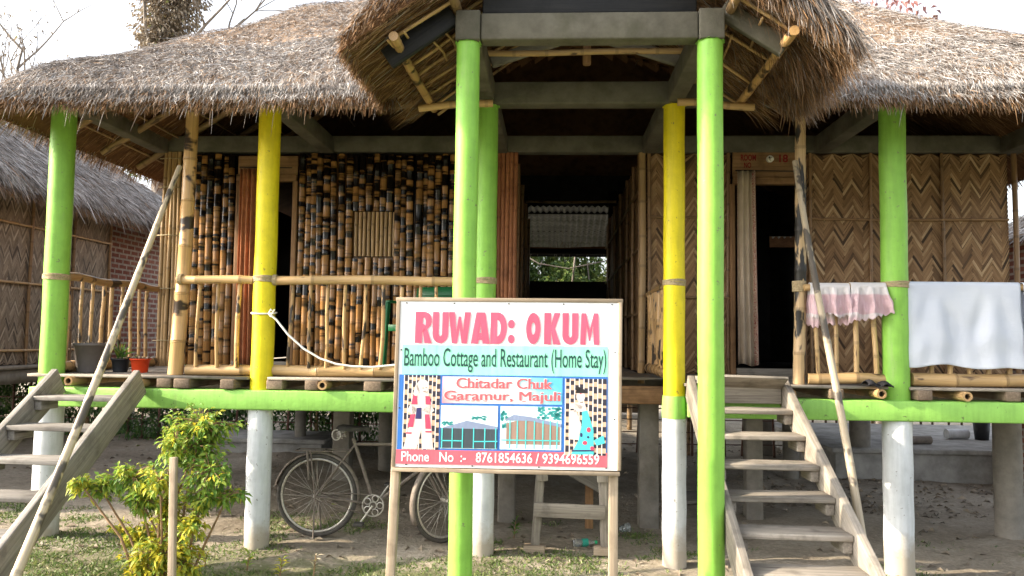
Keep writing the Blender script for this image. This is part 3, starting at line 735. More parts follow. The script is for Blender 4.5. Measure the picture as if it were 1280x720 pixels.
b.tube([(c.x, yl+.002, c.z), (c.x, yl-.025, c.z), (c.x, yl-.03, c.z)], [.036, .034, .02], 16); b.tube([(c.x, yl-.03, c.z-.003), (c.x+.002, yl-.055, c.z-.012), (c.x+.003, yl-.085, c.z-.02)], [.014, .02, .017], 14)
M['porc'] = plain('white porcelain', (.75, .73, .68), .25, .08)
lh = b.build('lamp_holder', M['porc'], lp, smooth=True)
b = MB(); b.tube([(c.x-.01, yl-.032, c.z+.01), (c.x-.012, yl-.036, c.z+.014)], .008, 8); b.build('screw', M['black'], lh)

# railings ------------------------------------------------------------------
def railing(label): 
    o = bpy.data.objects.new('railing', None); link(o, cot); WPOS[o.name] = WPOS[cot.name]; o.empty_display_size = .1; o['label'] = label; return o
def rpart(rl, name, p0, p1, r, mat, r1=None, node=.26, t=None):
    b = MB(); b.bamboo(p0, p1, r, r1, node=node, t=t); return b.build(name, M[mat], rl, smooth=True)
RZ = 2.135
r1 = railing('bamboo railing in front of the dark mottled wall')
rpart(r1, 'top_rail', (-3.05, 6.27, RZ), (-2.42, 6.27, RZ+.0), .034, 'bam', node=.36); rpart(r1, 'top_rail', (-2.25, 6.27, RZ), (-.62, 6.27, RZ+.005), .037, 'bam', node=.5)
rpart(r1, 'bottom_rail', (-2.97, 6.33, 1.405), (-2.42, 6.33, 1.41), .045, 'bam', node=.5); rpart(r1, 'bottom_rail', (-2.25, 6.33, 1.41), (-.62, 6.33, 1.41), .047, 'bam', node=.46)
for px in (247, 271, 297, 362, 386, 408, 430, 454, 477, 500, 523, 545, 566):
    a_ = at(px, 400, 6.3); rpart(r1, 'baluster', (a_.x+random.uniform(-.008, .012), 6.3, 1.43), (a_.x+random.uniform(.0, .02), 6.3, RZ), random.uniform(.013, .019), 'bamd')
for x, z in ((-3.03, RZ), (-2.40, RZ), (-2.25, RZ)):
    b = MB()
    for i in range(4): b.tube([(x+i*.008, 6.27+math.cos(a)*.041, z+math.sin(a)*.041) for a in np.linspace(0, 6.283, 13)], .0048, 5)
    b.build('rope_binding', M['rope'], r1)
r2 = railing('short side railing at the left end of the veranda')
b = MB(); pts_ = [(-4.06, 6.35+1.6*i/9, 2.155-.0*i+.012*math.sin(i*1.3)) for i in range(10)]; b.tube(pts_, [.036+.004*math.sin(i*2) for i in range(10)], 10); b.build('top_rail', M['bamd'], r2, smooth=True)
rpart(r2, 'bottom_rail', (-4.06, 6.4, 1.41), (-4.05, 7.9, 1.41), .05, 'bamd')
for px in (85, 101, 114, 127, 139, 150, 163, 174, 183):
    d = at(px, 400, 6.3)-Vector((0, 0, CAMH)); y = -4.06*d.y/d.x
    rpart(r2, 'baluster', (-4.06, y, 1.42), (-4.06+random.uniform(-.01, .01), y, 2.15), random.uniform(.015, .02), 'bamd')
r3 = railing('short side railing at the passage, of thick mottled bamboo')
b = MB(); b.tube([(.955, 6.42, RZ), (.95, 7.2, RZ+.02), (.945, 7.93, RZ+.0)], .03, 10); b.build('top_rail', M['bamd'], r3, smooth=True)
b = MB(); b.bamboo((.955, 6.42, 1.42), (.95, 7.93, 1.42), .05, node=.2); b.build('bottom_rail', M['bamd'], r3, smooth=True)
for i in range(12): rpart(r3, 'baluster', (.953, 6.5+i*.118, 1.45), (.95+random.uniform(-.006, .006), 6.5+i*.118, RZ-.01), .03, 'bamd')
r4 = railing('bamboo railing under the washing on the right')
rpart(r4, 'top_rail', (1.95, 6.27, RZ-.015), (2.57, 6.27, RZ-.005), .026, 'bam'); rpart(r4, 'top_rail', (2.74, 6.27, RZ), (4.36, 6.27, RZ), .026, 'bam')
rpart(r4, 'bottom_rail', (1.98, 6.30, 1.412), (2.57, 6.30, 1.412), .045, 'bam'); rpart(r4, 'bottom_rail', (2.76, 6.30, 1.417), (4.36, 6.30, 1.417), .052, 'bam', node=.33)
for px in (1022, 1046, 1071, 1095, 1164, 1188, 1212, 1236, 1262, 1290):
    a_ = at(px, 430, 6.3); rpart(r4, 'baluster', (a_.x, 6.31, 1.43), (a_.x-.01, 6.31, RZ), random.uniform(.016, .021), 'bam')
# big bamboo uprights
b = MB(); b.bamboo((-3.055, 6.33, FL+.002), (-2.99, 6.33, 3.56), .061, .05, node=.36, n=16); u = b.build('bamboo_upright', M['bamd'], cot, smooth=True); u['label'] = 'thick pale bamboo upright behind the left stairs'
b = MB(); b.bamboo((1.925, 6.33, FL+.002), (1.955, 6.33, 3.56), .046, .04, node=.3, n=16); u = b.build('bamboo_upright', M['blackbam'], cot, smooth=True); u['label'] = 'sooty bamboo upright left of the pink cloths'
b = MB()
for i in range(7): b.tube([(1.93+math.cos(a)*.049, 6.33+math.sin(a)*.049, 2.09+i*.012) for a in np.linspace(0, 6.283, 17)], .007, 5)
b.build('rope_binding', M['rope'], u)
# ---------------------------------------------------------------- stairs
def stairs(xl, xr, y0, z0, slope, ybot, treads, label, sw=.05, sh=.20, mat='stairw'):
    t = thing('wooden_stairs', ((xl+xr)/2, ybot, 0), label, 'stairs')
    for x in (xl, xr):
        p0 = Vector((x, y0, z0-.06)); p1 = Vector((x, ybot, z0-.06-slope*(y0-ybot)))
        b = MB(); b.bar(p0, p1, sw, sh, (0, 0, 1)); o = b.build('stringer', M[mat], t, bevel=.006)
        sgn = 1 if x == xl else -1
    for (y, z) in treads:
        b = MB(); dz = random.uniform(-.004, .004)
        b.bar((xl+sw/2+.002, y+.11, z-.017), (xr-sw/2-.002, y+.11, z-.017+dz), .235, .034, (0, 0, 1)); b.build('tread', M[mat], t, bevel=.006)
        for x, sg in ((xl+sw/2, 1), (xr-sw/2, -1)):
            b = MB(); b.bar((x+sg*.028, y+.015, z-.072), (x+sg*.028, y+.225, z-.072), .052, .07, (0, 0, 1)); b.build('cleat', M[mat], t, bevel=.005)
    return t
tr = [(5.81-.282*i, 1.205-.152*i) for i in range(8)]
st = stairs(1.05, 1.745, 6.17, 1.40, .545, 3.75, tr, 'open wooden stairs under the numbered door, rising to the right veranda')
b = MB(); b.bar((1.08, 6.10, 1.325), (1.715, 6.10, 1.325), .05, .2, (0, 0, 1)); b.bar((1.08, 6.02, 1.385), (1.715, 6.02, 1.372), .28, .02, (0, .45, 1)); b.build('landing_board', M['stairw'], st, bevel=.004)
M['wst'] = wood('dark worn stair timber', (.11, .098, .085), (.34, .315, .285), .85, .6)
stairs(-3.9, -3.24, 6.12, 1.375, .66, 4.15, [(5.78-.285*i, 1.215-.188*i) for i in range(6)], 'steep weathered wooden stairs at the left corner post behind the leafy bush', .05, .22, 'wst')

# leaning hand poles
def pole(p0, p1, r0, r1, label, mat='greybam', tie=None):
    b = MB(); b.bamboo(p0, p1, r0, r1, node=.42, n=12, wob=.012)
    o = tag(b.build('bamboo_pole', M[mat], None, smooth=True), label, 'pole', 'leaning bamboo hand poles at the stairs')
    return o
pole((-3.02, 4.25, .02), (-3.045, 6.24, 3.05), .030, .021, 'bleached bamboo pole leaning from the foot of the left stairs to the thick upright')
pole((1.862, 4.72, -.03), (1.893, 6.245, 3.10), .027, .022, 'bleached bamboo pole leaning beside the right stairs, past the pink cloths')

# ---------------------------------------------------------------- sign
sg = thing('sign_board', (-.25, 4.4, 0), 'white printed advertising board on two timber legs in front of the green post', 'sign')
O = Vector((-.862, 4.385, .978)); UX = Vector((1.219, .004, .003)).normalized(); UZ = Vector((.006, .03, 1)).normalized(); NR = UX.cross(UZ); NR = NR if NR.y < 0 else -NR
SW, SH = 1.219, .918
def sp(u, v, lift=0): return O+UX*(u*SW)+UZ*(v*SH)+NR*lift
def ink(name, col, rough=.28):
    k = NT(name); p = k.pos(); c = k.ramp(k.noise(p, 14, 5, .6), [(.3, tuple(x*.9 for x in col)), (.65, col)])
    mp = k.n('ShaderNodeMapping', {'Vector': p, 'Rotation': (0, .75, 0), 'Scale': (9, 1, 1.1)}).outputs[0]
    k.bump(k.noise(mp, 1, 3, .5, .4), .5, .012); return k.fin(c, rough, .5)
M['flex'] = ink('white printed flex', (.78, .78, .79));
b = MB(); n = 24; V = []
for i in range(n+1):
    for j in range(n+1):
        V.append(sp(i/n, j/n, .0+.0012*math.sin(i*.9+j*.5)*(0 < i < n and 0 < j < n)))
q = [(i*(n+1)+j, (i+1)*(n+1)+j, (i+1)*(n+1)+j+1, i*(n+1)+j+1) for i in range(n) for j in range(n)]
b.add([tuple(x) for x in V], quads=q)
ed = [sp(0, 0), sp(1, 0), sp(1, 1), sp(0, 1)]; eb = [x-NR*.03 for x in ed]
b.add([tuple(x) for x in ed+eb], quads=[(0, 4, 5, 1), (1, 5, 6, 2), (2, 6, 7, 3), (3, 7, 4, 0), (4, 7, 6, 5)])
panel = b.build('panel', M['flex'], sg)
for (u0, v0), (u1, v1) in (((-.008, 0), (-.008, 1.01)), ((1.008, 0), (1.008, 1.01)), ((-.02, 1.008), (1.02, 1.008)), ((-.015, -.017), (1.012, -.02))):
    b = MB(); b.bar(sp(u0, v0, -.02), sp(u1, v1, -.02), .022 if u0 == u1 else .05, .05 if u0 == u1 else .022, tuple(NR) if u0 == u1 else tuple(UZ)); b.build('frame_batten', M['pale'], sg, bevel=.003)
for u, ln in ((.0, -.02), (.985, -.02)):
    b = MB(); p = sp(u, 0, ln-.015); g0 = p.copy(); g0.z = float(gz(p.x, p.y))-.06; g0.x += -.03 if u == 0 else .0
    b.bar(g0, sp(u, .3, -.058), .05, .045, (0, 1, 0)); b.build('leg', M['pale'], sg, bevel=.004)
for x in (-.845, .315):
    b = MB(); b.bar((x, 4.30, -.03), (x+.01, 4.335, .40), .035, .03, (0, 1, 0)); b.build('ground_peg', M['pale'], sg, bevel=.004)
def nu(X): return (X-30)/850
def nv(Y): return 1-(Y-24)/650
LFT = {}
def patch(name, mat, X0, Y0, X1, Y1, lift, parent=None):
    b = MB(); ns = 8; V = []
    for i in range(ns+1):
        for Y in (Y1, Y0): V.append(tuple(sp(nu(X0+(X1-X0)*i/ns), nv(Y), lift)))
    b.add(V, quads=[(2*i, 2*i+2, 2*i+3, 2*i+1) for i in range(ns)])
    o = b.build(name, mat, parent or panel); return o
def poly(name, mat, ptsl, lift, parent):
    b = MB()
    for P in ptsl:
        b.add([tuple(sp(nu(x), nv(y), lift)) for x, y in P], ngons=[list(range(len(P)))])
    return b.build(name, mat, parent)
def stext(t, mat, X0, Y0, X1, Y1, lift, off=0, name='lettering', bold=(0,)):
    return text_mesh(t, mat, nu(X0)*SW, nu(X1)*SW, nv(Y1)*SH, nv(Y0)*SH, O, UX, UZ, NR, panel, name, off, lift=lift, bold=bold)
I_pink = ink('pink print', (.80, .09, .16)); I_mint = ink('mint print', (.30, .78, .55)); I_ink = ink('dark green print', (.012, .055, .05))
I_blue = ink('blue print', (.035, .16, .50)); I_rose = ink('rose print', (.72, .12, .16)); I_white = ink('white print', (.80, .80, .80))
patch('mint_band', I_mint, 45, 199, 840, 315, .0035)
stext('Bamboo Cottage and Restaurant (Home Stay)', I_ink, 53, 210, 834, 305, .005, .006)
patch('blue_border', I_blue, 36, 316, 841, 608, .0035)
patch('red_band', I_rose, 33, 607, 841, 662, .0042)
stext('Phone   No  :-   8761854636 / 9394696559', I_white, 54, 613, 811, 652, .0056, .012)
# the heavy title letters, drawn as outlines
def arc(cx, cy, rx, ry, a0, a1, n=8): return [(cx+rx*math.cos(math.radians(a0+(a1-a0)*i/n)), cy+ry*math.sin(math.radians(a0+(a1-a0)*i/n))) for i in range(n+1)]
def ringq(o, i): return o, i
GL = {}     # glyphs in a unit box, y up: list of convex-ish polygons
GL['R'] = [[(0, 0), (.42, 0), (.46, 1), (.0, 1)], [(.44, .80)]+[(.46, 1)]+arc(.52, .72, .46, .28, 90, -40)+[(.60, .52), (.62, .72), (.55, .82)], [(.44, .36), (.60, .52), (.87, .54), (.72, .44), (1.0, 0), (.58, 0), (.46, .38)], [(.44, .36), (.44, .62), (.62, .56), (.60, .40)]]
GL['U'] = [[(0, .3), (.40, .3), (.40, 1), (0, 1)], [(.60, .3), (1, .3), (1, 1), (.60, 1)], [(0, .3)]+arc(.5, .3, .5, .3, 180, 360, 12)+[(1, .3), (.60, .3), (.56, .24), (.5, .22), (.44, .24), (.40, .3)]]
GL['W'] = [[(0, 1), (.28, 1), (.35, .36), (.44, .86), (.56, .86), (.65, .36), (.72, 1), (1, 1), (.84, 0), (.60, 0), (.5, .5), (.40, 0), (.16, 0)]]
GL['A'] = [[(0, 0), (.38, 0), (.50, .62), (.36, 1), (.26, 1)], [(.62, 0), (1, 0), (.74, 1), (.36, 1), (.50, .62)], [(.406, .12), (.594, .12), (.551, .34), (.449, .34)]]
GL['D'] = [[(0, 0), (.40, 0), (.40, 1), (0, 1)], [(.40, 1)]+arc(.46, .5, .54, .5, 90, -90, 14)+[(.40, 0), (.40, .24)]+arc(.44, .5, .18, .26, -90, 90, 8)+[(.40, .76)]]
GL[':'] = [arc(.5, .18, .5, .18, 0, 360, 14)[:-1], arc(.5, .78, .5, .18, 0, 360, 14)[:-1]]
GL['O'] = [arc(.5, .5, .5, .5, 90, 270, 14)+arc(.5, .5, .14, .2, 270, 90, 10), arc(.5, .5, .5, .5, 270, 450, 14)+arc(.5, .5, .14, .2, 450, 270, 10)]
GL['K'] = [[(0, 0), (.42, 0), (.42, 1), (0, 1)], [(.42, .44), (.66, .5), (.98, 1), (.60, 1), (.42, .62)], [(.42, .44), (.56, 0), (1, 0), (.66, .5)]]
GL['M'] = [[(0, 0), (.28, 0), (.34, .6), (.30, 1), (.06, 1)], [(.72, 0), (1, 0), (.94, 1), (.70, 1), (.66, .6)], [(.30, 1), (.34, .6), (.46, .12), (.54, .12), (.66, .6), (.70, 1), (.5, .46)]]
tb = MB()
for ch, X0, X1 in (('R', 92, 158), ('U', 160, 222), ('W', 223, 309), ('A', 311, 384), ('D', 386, 450), (':', 454, 480), ('O', 524, 580), ('K', 594, 658), ('U', 664, 726), ('M', 733, 807)):
    Y0, Y1 = (68, 192) if ch != ':' else (92, 190)
    for P in GL[ch]:
        tb.add([tuple(sp(nu(X0+(X1-X0)*x), nv(Y1+(Y0-Y1)*y), .0035)) for x, y in P], ngons=[list(range(len(P)))])
tt_ = tb.build('title_lettering', I_pink, panel)
# address panel: printed pink to white to cyan
k = NT('pink to cyan print'); g = k.attr('gr').outputs['Vector']
k.fin(k.ramp(k.n('ShaderNodeSeparateXYZ', {0: g}).outputs[0], [(0, (.85, .22, .26)), (.16, (.80, .62, .62)), (.3, (.8, .79, .79)), (.68, (.76, .8, .8)), (.82, (.25, .66, .75)), (1, (.10, .42, .68))]), .3, .5)
b = MB(); cs = [(205, 425), (668, 425), (668, 322), (205, 322)]
b.add([tuple(sp(nu(x), nv(y), .0048)) for x, y in cs], quads=[(0, 1, 2, 3)], g=[(0.0, 0, 0), (.9, 0, 0), (1.1, 0, 0), (.12, 0, 0)]); b.build('address_panel', k.m, panel)
I_addr = ink('address print', (.58, .11, .13))
def serif(t, X0, Y0, X1, Y1):
    stext(t, I_white, X0, Y0-1, X1, Y1+1, .0054, 0, 'lettering_outline', [d/850*SW for d in (-3.6, -1.8, 1.8, 3.6)]); stext(t, I_addr, X0, Y0, X1, Y1, .0068, 0, 'lettering', [d/850*SW for d in (-1.6, -.6, .6, 1.6)])
serif('Chitadar Chuk', 260, 326, 627, 366); serif('Garamur, Majuli', 214, 376, 659, 423)
feet = MB()
def ft(xs_, yb, w_=15, yt=None):
    for x in xs_:
        feet.add([tuple(sp(nu(a_), nv(c_), .0082)) for a_, c_ in ((x-w_/2, yb), (x+w_/2, yb), (x+w_/2, yb-3.5), (x-w_/2, yb-3.5))], quads=[(0, 1, 2, 3)])
ft((302, 321, 339, 567, 607), 365); ft((265, 307, 325, 345, 372, 522), 417)
feet.build('serifs', I_addr, panel)
# small printed pictures
I_bamp = ink('printed pale bamboo', (.60, .40, .28)); I_bamd = ink('printed black mottling', (.03, .028, .045)); I_baml = ink('printed bamboo gaps', (.80, .76, .72))
def picture(name, X0, Y0, X1, Y1, mat, lift=.0048):
    o = patch(name, mat, X0, Y0, X1, Y1, lift); dk = []; lt = []; nc = 9; cw_ = (X1-X0)/nc; rr = random.Random(int(X0))
    for c in range(nc):
        xa = X0+cw_*c; y = Y0-rr.uniform(0, 20); lt.append([(xa, Y1), (xa+cw_*.2, Y1), (xa+cw_*.2, Y0), (xa, Y0)])
        while y < Y1:
            h = rr.uniform(12, 26); a_, c_ = max(y, Y0), min(y+h, Y1)
            if c_ > a_+1: dk.append([(xa+cw_*.22, c_), (xa+cw_*.98, c_), (xa+cw_*.98, a_), (xa+cw_*.22, a_)])
            y += h+rr.uniform(9, 22)
    poly('mottling', I_bamd, dk, lift+.0003, o); poly('gaps', I_baml, lt, lift+.0003, o); return o
I_sky = ink('pale sky print', (.66, .80, .82)); I_roof = ink('grey blue print', (.22, .27, .40)); I_dk = ink('dark slate print', (.05, .07, .085)); I_cy = ink('cyan print', (.08, .62, .62)); I_teal = ink('teal print', (.04, .30, .30))
I_skin = ink('light figure print', (.66, .58, .54)); I_navy = ink('navy print', (.03, .03, .12)); I_hair = ink('black print', (.02, .018, .02)); I_maroon = ink('crimson print', (.62, .06, .12)); I_brown = ink('brown print', (.30, .2, .16))
ell = lambda cx, cy, rx, ry, n=14: arc(cx, cy, rx, ry, 0, 360, n)[:-1]
pl_ = picture('printed_picture', 55, 318, 196, 606, I_bamp); pl_['label'] = 'printed picture of a person in white with a red waistcoat'
poly('figure', I_skin, [ell(129, 362, 25, 28), [(104, 345), (92, 392), (108, 408), (118, 380)], [(112, 388), (146, 388), (166, 430), (160, 470), (92, 470), (86, 430)], [(92, 468), (162, 468), (176, 604), (132, 604), (128, 530), (112, 604), (60, 604)], [(84, 430), (70, 460), (100, 470), (110, 450)], [(160, 425), (176, 455), (160, 470), (130, 455)]], .0056, pl_)
poly('waistcoat', I_maroon, [[(92, 396), (108, 400), (110, 432), (86, 432)], [(140, 398), (158, 400), (162, 432), (142, 432)], [(86, 470), (104, 470), (96, 520), (74, 520)], [(140, 470), (158, 470), (166, 526), (144, 526)], [(70, 540), (92, 540), (90, 546), (68, 546)], [(144, 534), (168, 534), (168, 540), (144, 540)]], .0064, pl_)
poly('shirt_patch', I_navy, [[(108, 446), (126, 444), (128, 488), (104, 488)]], .0064, pl_)  # navy patch printed on the shirt
poly('face', I_brown, [ell(130, 368, 4, 2, 8), ell(142, 366, 3, 2, 8), [(130, 380), (142, 378), (141, 381), (131, 383)]], .0066, pl_)
pr_ = picture('printed_picture', 678, 324, 836, 618, I_bamp); pr_['label'] = 'printed picture of a dancing person in white and green dress'
poly('figure', I_skin, [ell(738, 392, 17, 22), [(716, 416), (754, 416), (762, 450), (712, 452)], [(694, 448), (720, 444), (742, 500), (732, 560), (694, 556)], [(700, 420), (716, 418), (748, 430), (742, 440), (700, 440)]], .0056, pr_)
poly('hair', I_hair, [arc(738, 380, 20, 20, 180, 360, 10), ell(726, 362, 10, 8)], .0062, pr_)
poly('dress', I_cy, [[(744, 450), (764, 446), (788, 520), (790, 614), (704, 614), (732, 560), (744, 500)], [(790, 560), (826, 540), (832, 570), (800, 580)]], .0060, pr_)
poly('dress_pattern', I_maroon, [ell(770, 520, 8, 10), ell(756, 570, 9, 8), ell(784, 590, 8, 8), [(735, 380), (741, 380), (741, 383), (735, 383)]], .0068, pr_)
poly('dress_hem', I_navy, [[(706, 598), (790, 596), (790, 602), (706, 604)], ell(742, 540, 5, 9), ell(768, 548, 5, 5)], .0066, pr_)
rr_ = random.Random(4)
for X0, X1, nm in ((202, 422, 0), (432, 666, 1)):
    pc = patch('printed_picture', I_sky, X0, 434, X1, 600, .0048); W_ = X1-X0; pc['label'] = 'printed picture of a cottage on posts' if nm else 'printed picture of a low dark cottage'
    X = lambda u: X0+W_*u
    if nm == 0:
        poly('printed_foliage', I_teal, [ell(X(.02+.2*rr_.random()), 498+12*rr_.random(), 5, 4, 7) for _ in range(16)]+[ell(X(.55+.24*rr_.random()), 474+16*rr_.random(), 6, 3, 7) for _ in range(22)], .0054, pc)
        poly('house', I_dk, [[(X(0), 520), (X(1), 516), (X(1), 598), (X(0), 598)]], .0056, pc)
        poly('roof', I_roof, [[(X(0), 522), (X(.28), 504), (X(.46), 492), (X(.66), 500), (X(1), 514), (X(1), 524)]], .0062, pc)
        poly('posts', I_cy, [[(X(u)-2, 520), (X(u)+2, 520), (X(u)+2, 598), (X(u)-2, 598)] for u in (.03, .21, .39, .585, .78, .97)]+[[(X(.02), 568), (X(.39), 568), (X(.39), 572), (X(.02), 572)], [(X(.585), 570), (X(1), 568), (X(1), 572), (X(.585), 574)]], .0068, pc)
    else:
        poly('printed_foliage', I_teal, [ell(X(.02+.1*rr_.random()), 455+60*rr_.random(), 5, 6, 7) for _ in range(26)]+[ell(X(.62+.36*rr_.random()), 438+45*rr_.random(), 7, 5, 7) for _ in range(50)], .0054, pc)
        poly('house', I_brown, [[(X(.1), 500), (X(.45), 478), (X(.98), 512), (X(.98), 580), (X(.1), 580)]], .0056, pc)
        poly('roof', I_roof, [[(X(.06), 488), (X(.22), 466), (X(.5), 474), (X(1), 500), (X(1), 512), (X(.5), 490)]], .0062, pc)
        poly('posts', I_cy, [[(X(u)-2, 488), (X(u)+2, 488), (X(u)+2, 596), (X(u)-2, 596)] for u in (.16, .28, .42, .56, .70, .82, .93)]+[[(X(.02), 562), (X(.98), 562), (X(.98), 566), (X(.02), 566)]], .0068, pc)
for u, v in ((.03, .985), (.25, .985), (.5, .985), (.75, .985), (.97, .985), (.012, .7), (.012, .35), (.985, .7), (.985, .3), (.05, .015), (.35, .012), (.65, .012), (.95, .015)):
    b = MB(); c = sp(u, v, .001); b.tube([c, c+NR*.004], .004, 8); b.build('tack', M['black'], panel)

# ---------------------------------------------------------------- bicycle
M['bike'] = plain('dusty dark bicycle enamel', (.17, .14, .115), .6, .3, 30)
M['steel'] = plain('rusty bright steel', (.55, .52, .47), .45, .2, 60, 0, .5, .8)
M['tyre'] = plain('dusty black rubber', (.075, .068, .06), .9, .3, 25)
bk = thing('bicycle', (-1.4, 6.63, 0), 'old dusty roadster bicycle standing under the cottage behind the sign', 'bicycle')
H1 = Vector((-1.955, 6.63, .362)); H2 = Vector((-.872, 6.63, .345)); BB = Vector((-1.468, 6.63, .30)); ST = Vector((-1.64, 6.63, .79)); HT = Vector((-1.02, 6.64, .80)); HL = Vector((-1.0, 6.64, .66))
def wheel(c, ang, R=.325):
    ax = Vector((math.sin(ang), -math.cos(ang), 0)); fx = Vector((math.cos(ang), math.sin(ang), 0)); up = Vector((0, 0, 1))
    w_ = bpy.data.objects.new('wheel', None); link(w_, bk); WPOS[w_.name] = WPOS[bk.name]; w_.empty_display_size = .1
    ci = lambda r, n=48: [c+fx*(math.cos(a)*r)+up*(math.sin(a)*r) for a in np.linspace(0, 2*math.pi, n+1)]
    b = MB(); b.tube(ci(R), .019, 10, cap=False); b.build('tyre', M['tyre'], w_, smooth=True)
    b = MB(); b.tube(ci(R-.026), .011, 8, cap=False); b.build('rim', M['steel'], w_, smooth=True)
    b = MB(); b.tube([c-ax*.05, c+ax*.05], .02, 10); b.tube([c-ax*.065, c+ax*.065], .007, 8); b.build('hub', M['steel'], w_, smooth=True)
    b = MB()
    for i in range(32):
        a = 2*math.pi*i/32; s_ = 1 if i % 2 else -1; a2 = a+s_*(1 if (i//2) % 2 else -1)*.9
        b.tube([c+ax*(s_*.03)+fx*(math.cos(a2)*.02)+up*(math.sin(a2)*.02), c+fx*(math.cos(a)*(R-.03))+up*(math.sin(a)*(R-.03))], .0014, 4)
    b.build('spokes', M['steel'], w_)
    return ax, fx, up
ax1, fx1, up1 = wheel(H1, 0); ax2, fx2, up2 = wheel(H2, math.radians(48))
def tubes(name, mat, lst, parent=bk):
    b = MB()
    for p, r in lst: b.tube(p, r, 10)
    return b.build(name, M[mat], parent, smooth=True)
s = Vector((0, .06, 0))
tubes('frame', 'bike', [([BB, ST+Vector((-.02, 0, .05))], .015), ([ST, HT], .014), ([BB, HL], .016), ([HL-Vector((-.01, 0, .03)), HT+Vector((-.02, 0, .05))], .018), ([BB, H1+s], .009), ([BB, H1-s], .009), ([ST, H1+s], .008), ([ST, H1-s], .008), ([BB-s*.7, BB+s*.7], .022)])
axf = HL-Vector((-.01, 0, .05))
tubes('fork', 'bike', [([axf+ax2*.05, axf+ax2*.055-up2*.05, H2+ax2*.06], .010), ([axf-ax2*.05, axf-ax2*.055-up2*.05, H2-ax2*.06], .010), ([axf-ax2*.06, axf+ax2*.06], .014)])
hb = HT+Vector((-.03, 0, .1)); tubes('handlebar', 'steel', [([HT, hb], .012), ([hb+ax2*.05, hb+ax2*.22+up2*.05, hb+ax2*.27+fx2*-.12+up2*.03], .011), ([hb-ax2*.05, hb-ax2*.22+up2*.05, hb-ax2*.27+fx2*-.12+up2*.03], .011), ([hb-ax2*.05, hb+ax2*.05], .013)])
def guard(c, fx, up, ax, a0, a1, R=.36):
    b = MB(); n = 24; V = []
    for i in range(n+1):
        a = math.radians(a0+(a1-a0)*i/n)
        for sy, dr in ((-.03, -.012), (-.015, .004), (.015, .004), (.03, -.012)):
            V.append(tuple(c+fx*(math.cos(a)*(R+dr))+up*(math.sin(a)*(R+dr))+ax*sy))
    q = [(i*4+j, i*4+j+1, i*4+j+5, i*4+j+4) for i in range(n) for j in range(3)]
    b.add(V, quads=q); o = b.build('mudguard', M['bike'], bk, smooth=True); md = o.modifiers.new('thick', 'SOLIDIFY'); md.thickness = .002
guard(H1, fx1, up1, ax1, -10, 168); guard(H2, fx2, up2, ax2, 40, 205)
# saddle with coil springs
b = MB(); V = []; sa = ST+Vector((-.03, 0, .14))
prof = [(-.12, .085, .0), (-.08, .11, .012), (-.02, .10, .006), (.05, .055, 0), (.12, .028, .002), (.15, .02, -.012)]
for x, w_, z in prof:
    for sy, dz in ((-1, -.03), (-.8, 0), (0, .012), (.8, 0), (1, -.03)): V.append((sa.x+x, sa.y+sy*w_, sa.z+z+dz))
b.add(V, quads=[(i*5+j, i*5+j+1, i*5+j+6, i*5+j+5) for i in range(5) for j in range(4)], ngons=[[0, 1, 2, 3, 4][::-1], [25, 26, 27, 28, 29]])
sd_ = b.build('saddle', M['tyre'], bk, smooth=True)
for sy in (-.06, .06):
    b = MB(); b.tube([sa+Vector((-.09+math.cos(a)*.022, sy+math.sin(a)*.022, -.09+.06*a/25)) for a in np.linspace(0, 25, 60)], .004, 5); b.build('spring', M['steel'], sd_, smooth=True)
b = MB(); b.tube([sa+Vector((-.11, -.09, -.055))+Vector((math.cos(a)*.036, 0, math.sin(a)*.042)) for a in np.linspace(0, 6.283, 20)], .006, 6, cap=False); b.build('ring_lock', M['steel'], bk, smooth=True)
# carrier, chain wheel, cranks, stand, chain case
cz = .735
tubes('carrier', 'bike', [([(-2.13, 6.57, cz), (-1.70, 6.57, cz)], .006), ([(-2.13, 6.69, cz), (-1.70, 6.69, cz)], .006), ([(-2.13, 6.57, cz), (-2.13, 6.69, cz)], .006), ([(-1.9, 6.57, cz), (-1.9, 6.69, cz)], .005), ([(-2.0, 6.57, cz), H1-s], .006), ([(-2.0, 6.69, cz), H1+s], .006), ([(-2.03, 6.57, cz), (-2.01, 6.57, .5)], .009)])
b = MB(); cc = BB-Vector((0, .055, 0)); ci = lambda r, n=30: [cc+Vector((math.cos(a)*r, 0, math.sin(a)*r)) for a in np.linspace(0, 2*math.pi, n+1)]
b.tube(ci(.088), .006, 6, cap=False); b.tube(ci(.03, 16), .006, 6, cap=False)
for i in range(5):
    a = i*2*math.pi/5; c2 = cc+Vector((math.cos(a)*.058, 0, math.sin(a)*.058)); b.tube([c2+Vector((math.cos(t_)*.026, 0, math.sin(t_)*.026)) for t_ in np.linspace(0, 6.283, 13)], .0045, 5, cap=False)
b.build('chain_wheel', M['steel'], bk, smooth=True)
pe = BB+Vector((-.10, -.075, -.14)); tubes('crank', 'steel', [([cc-Vector((0, .015, 0)), pe], .009)]); pe2 = BB+Vector((.10, .075, .14)); tubes('crank', 'steel', [([BB+Vector((0, .07, 0)), pe2], .009)])
for p in (pe, pe2):
    b = MB(); sy = -1 if p is pe else 1; b.box(p+Vector((-.04, min(sy*.01, sy*.09), -.012)), p+Vector((.04, max(sy*.01, sy*.09), .012))); b.build('pedal', M['tyre'], bk, bevel=.004)
b = MB(); b.tube([cc+Vector((0, .002, .088)), H1+Vector((0, -.05, .035))], .0045, 6); b.tube([cc+Vector((0, .002, -.088)), H1+Vector((0, -.05, -.035))], .0045, 6); b.build('chain', M['bike'], bk)
tubes('stand', 'bike', [([H1+Vector((0, -.06, 0)), (H1.x+.01, 6.52, .03)], .007), ([H1+Vector((0, .06, 0)), (H1.x+.01, 6.74, .03)], .007)])

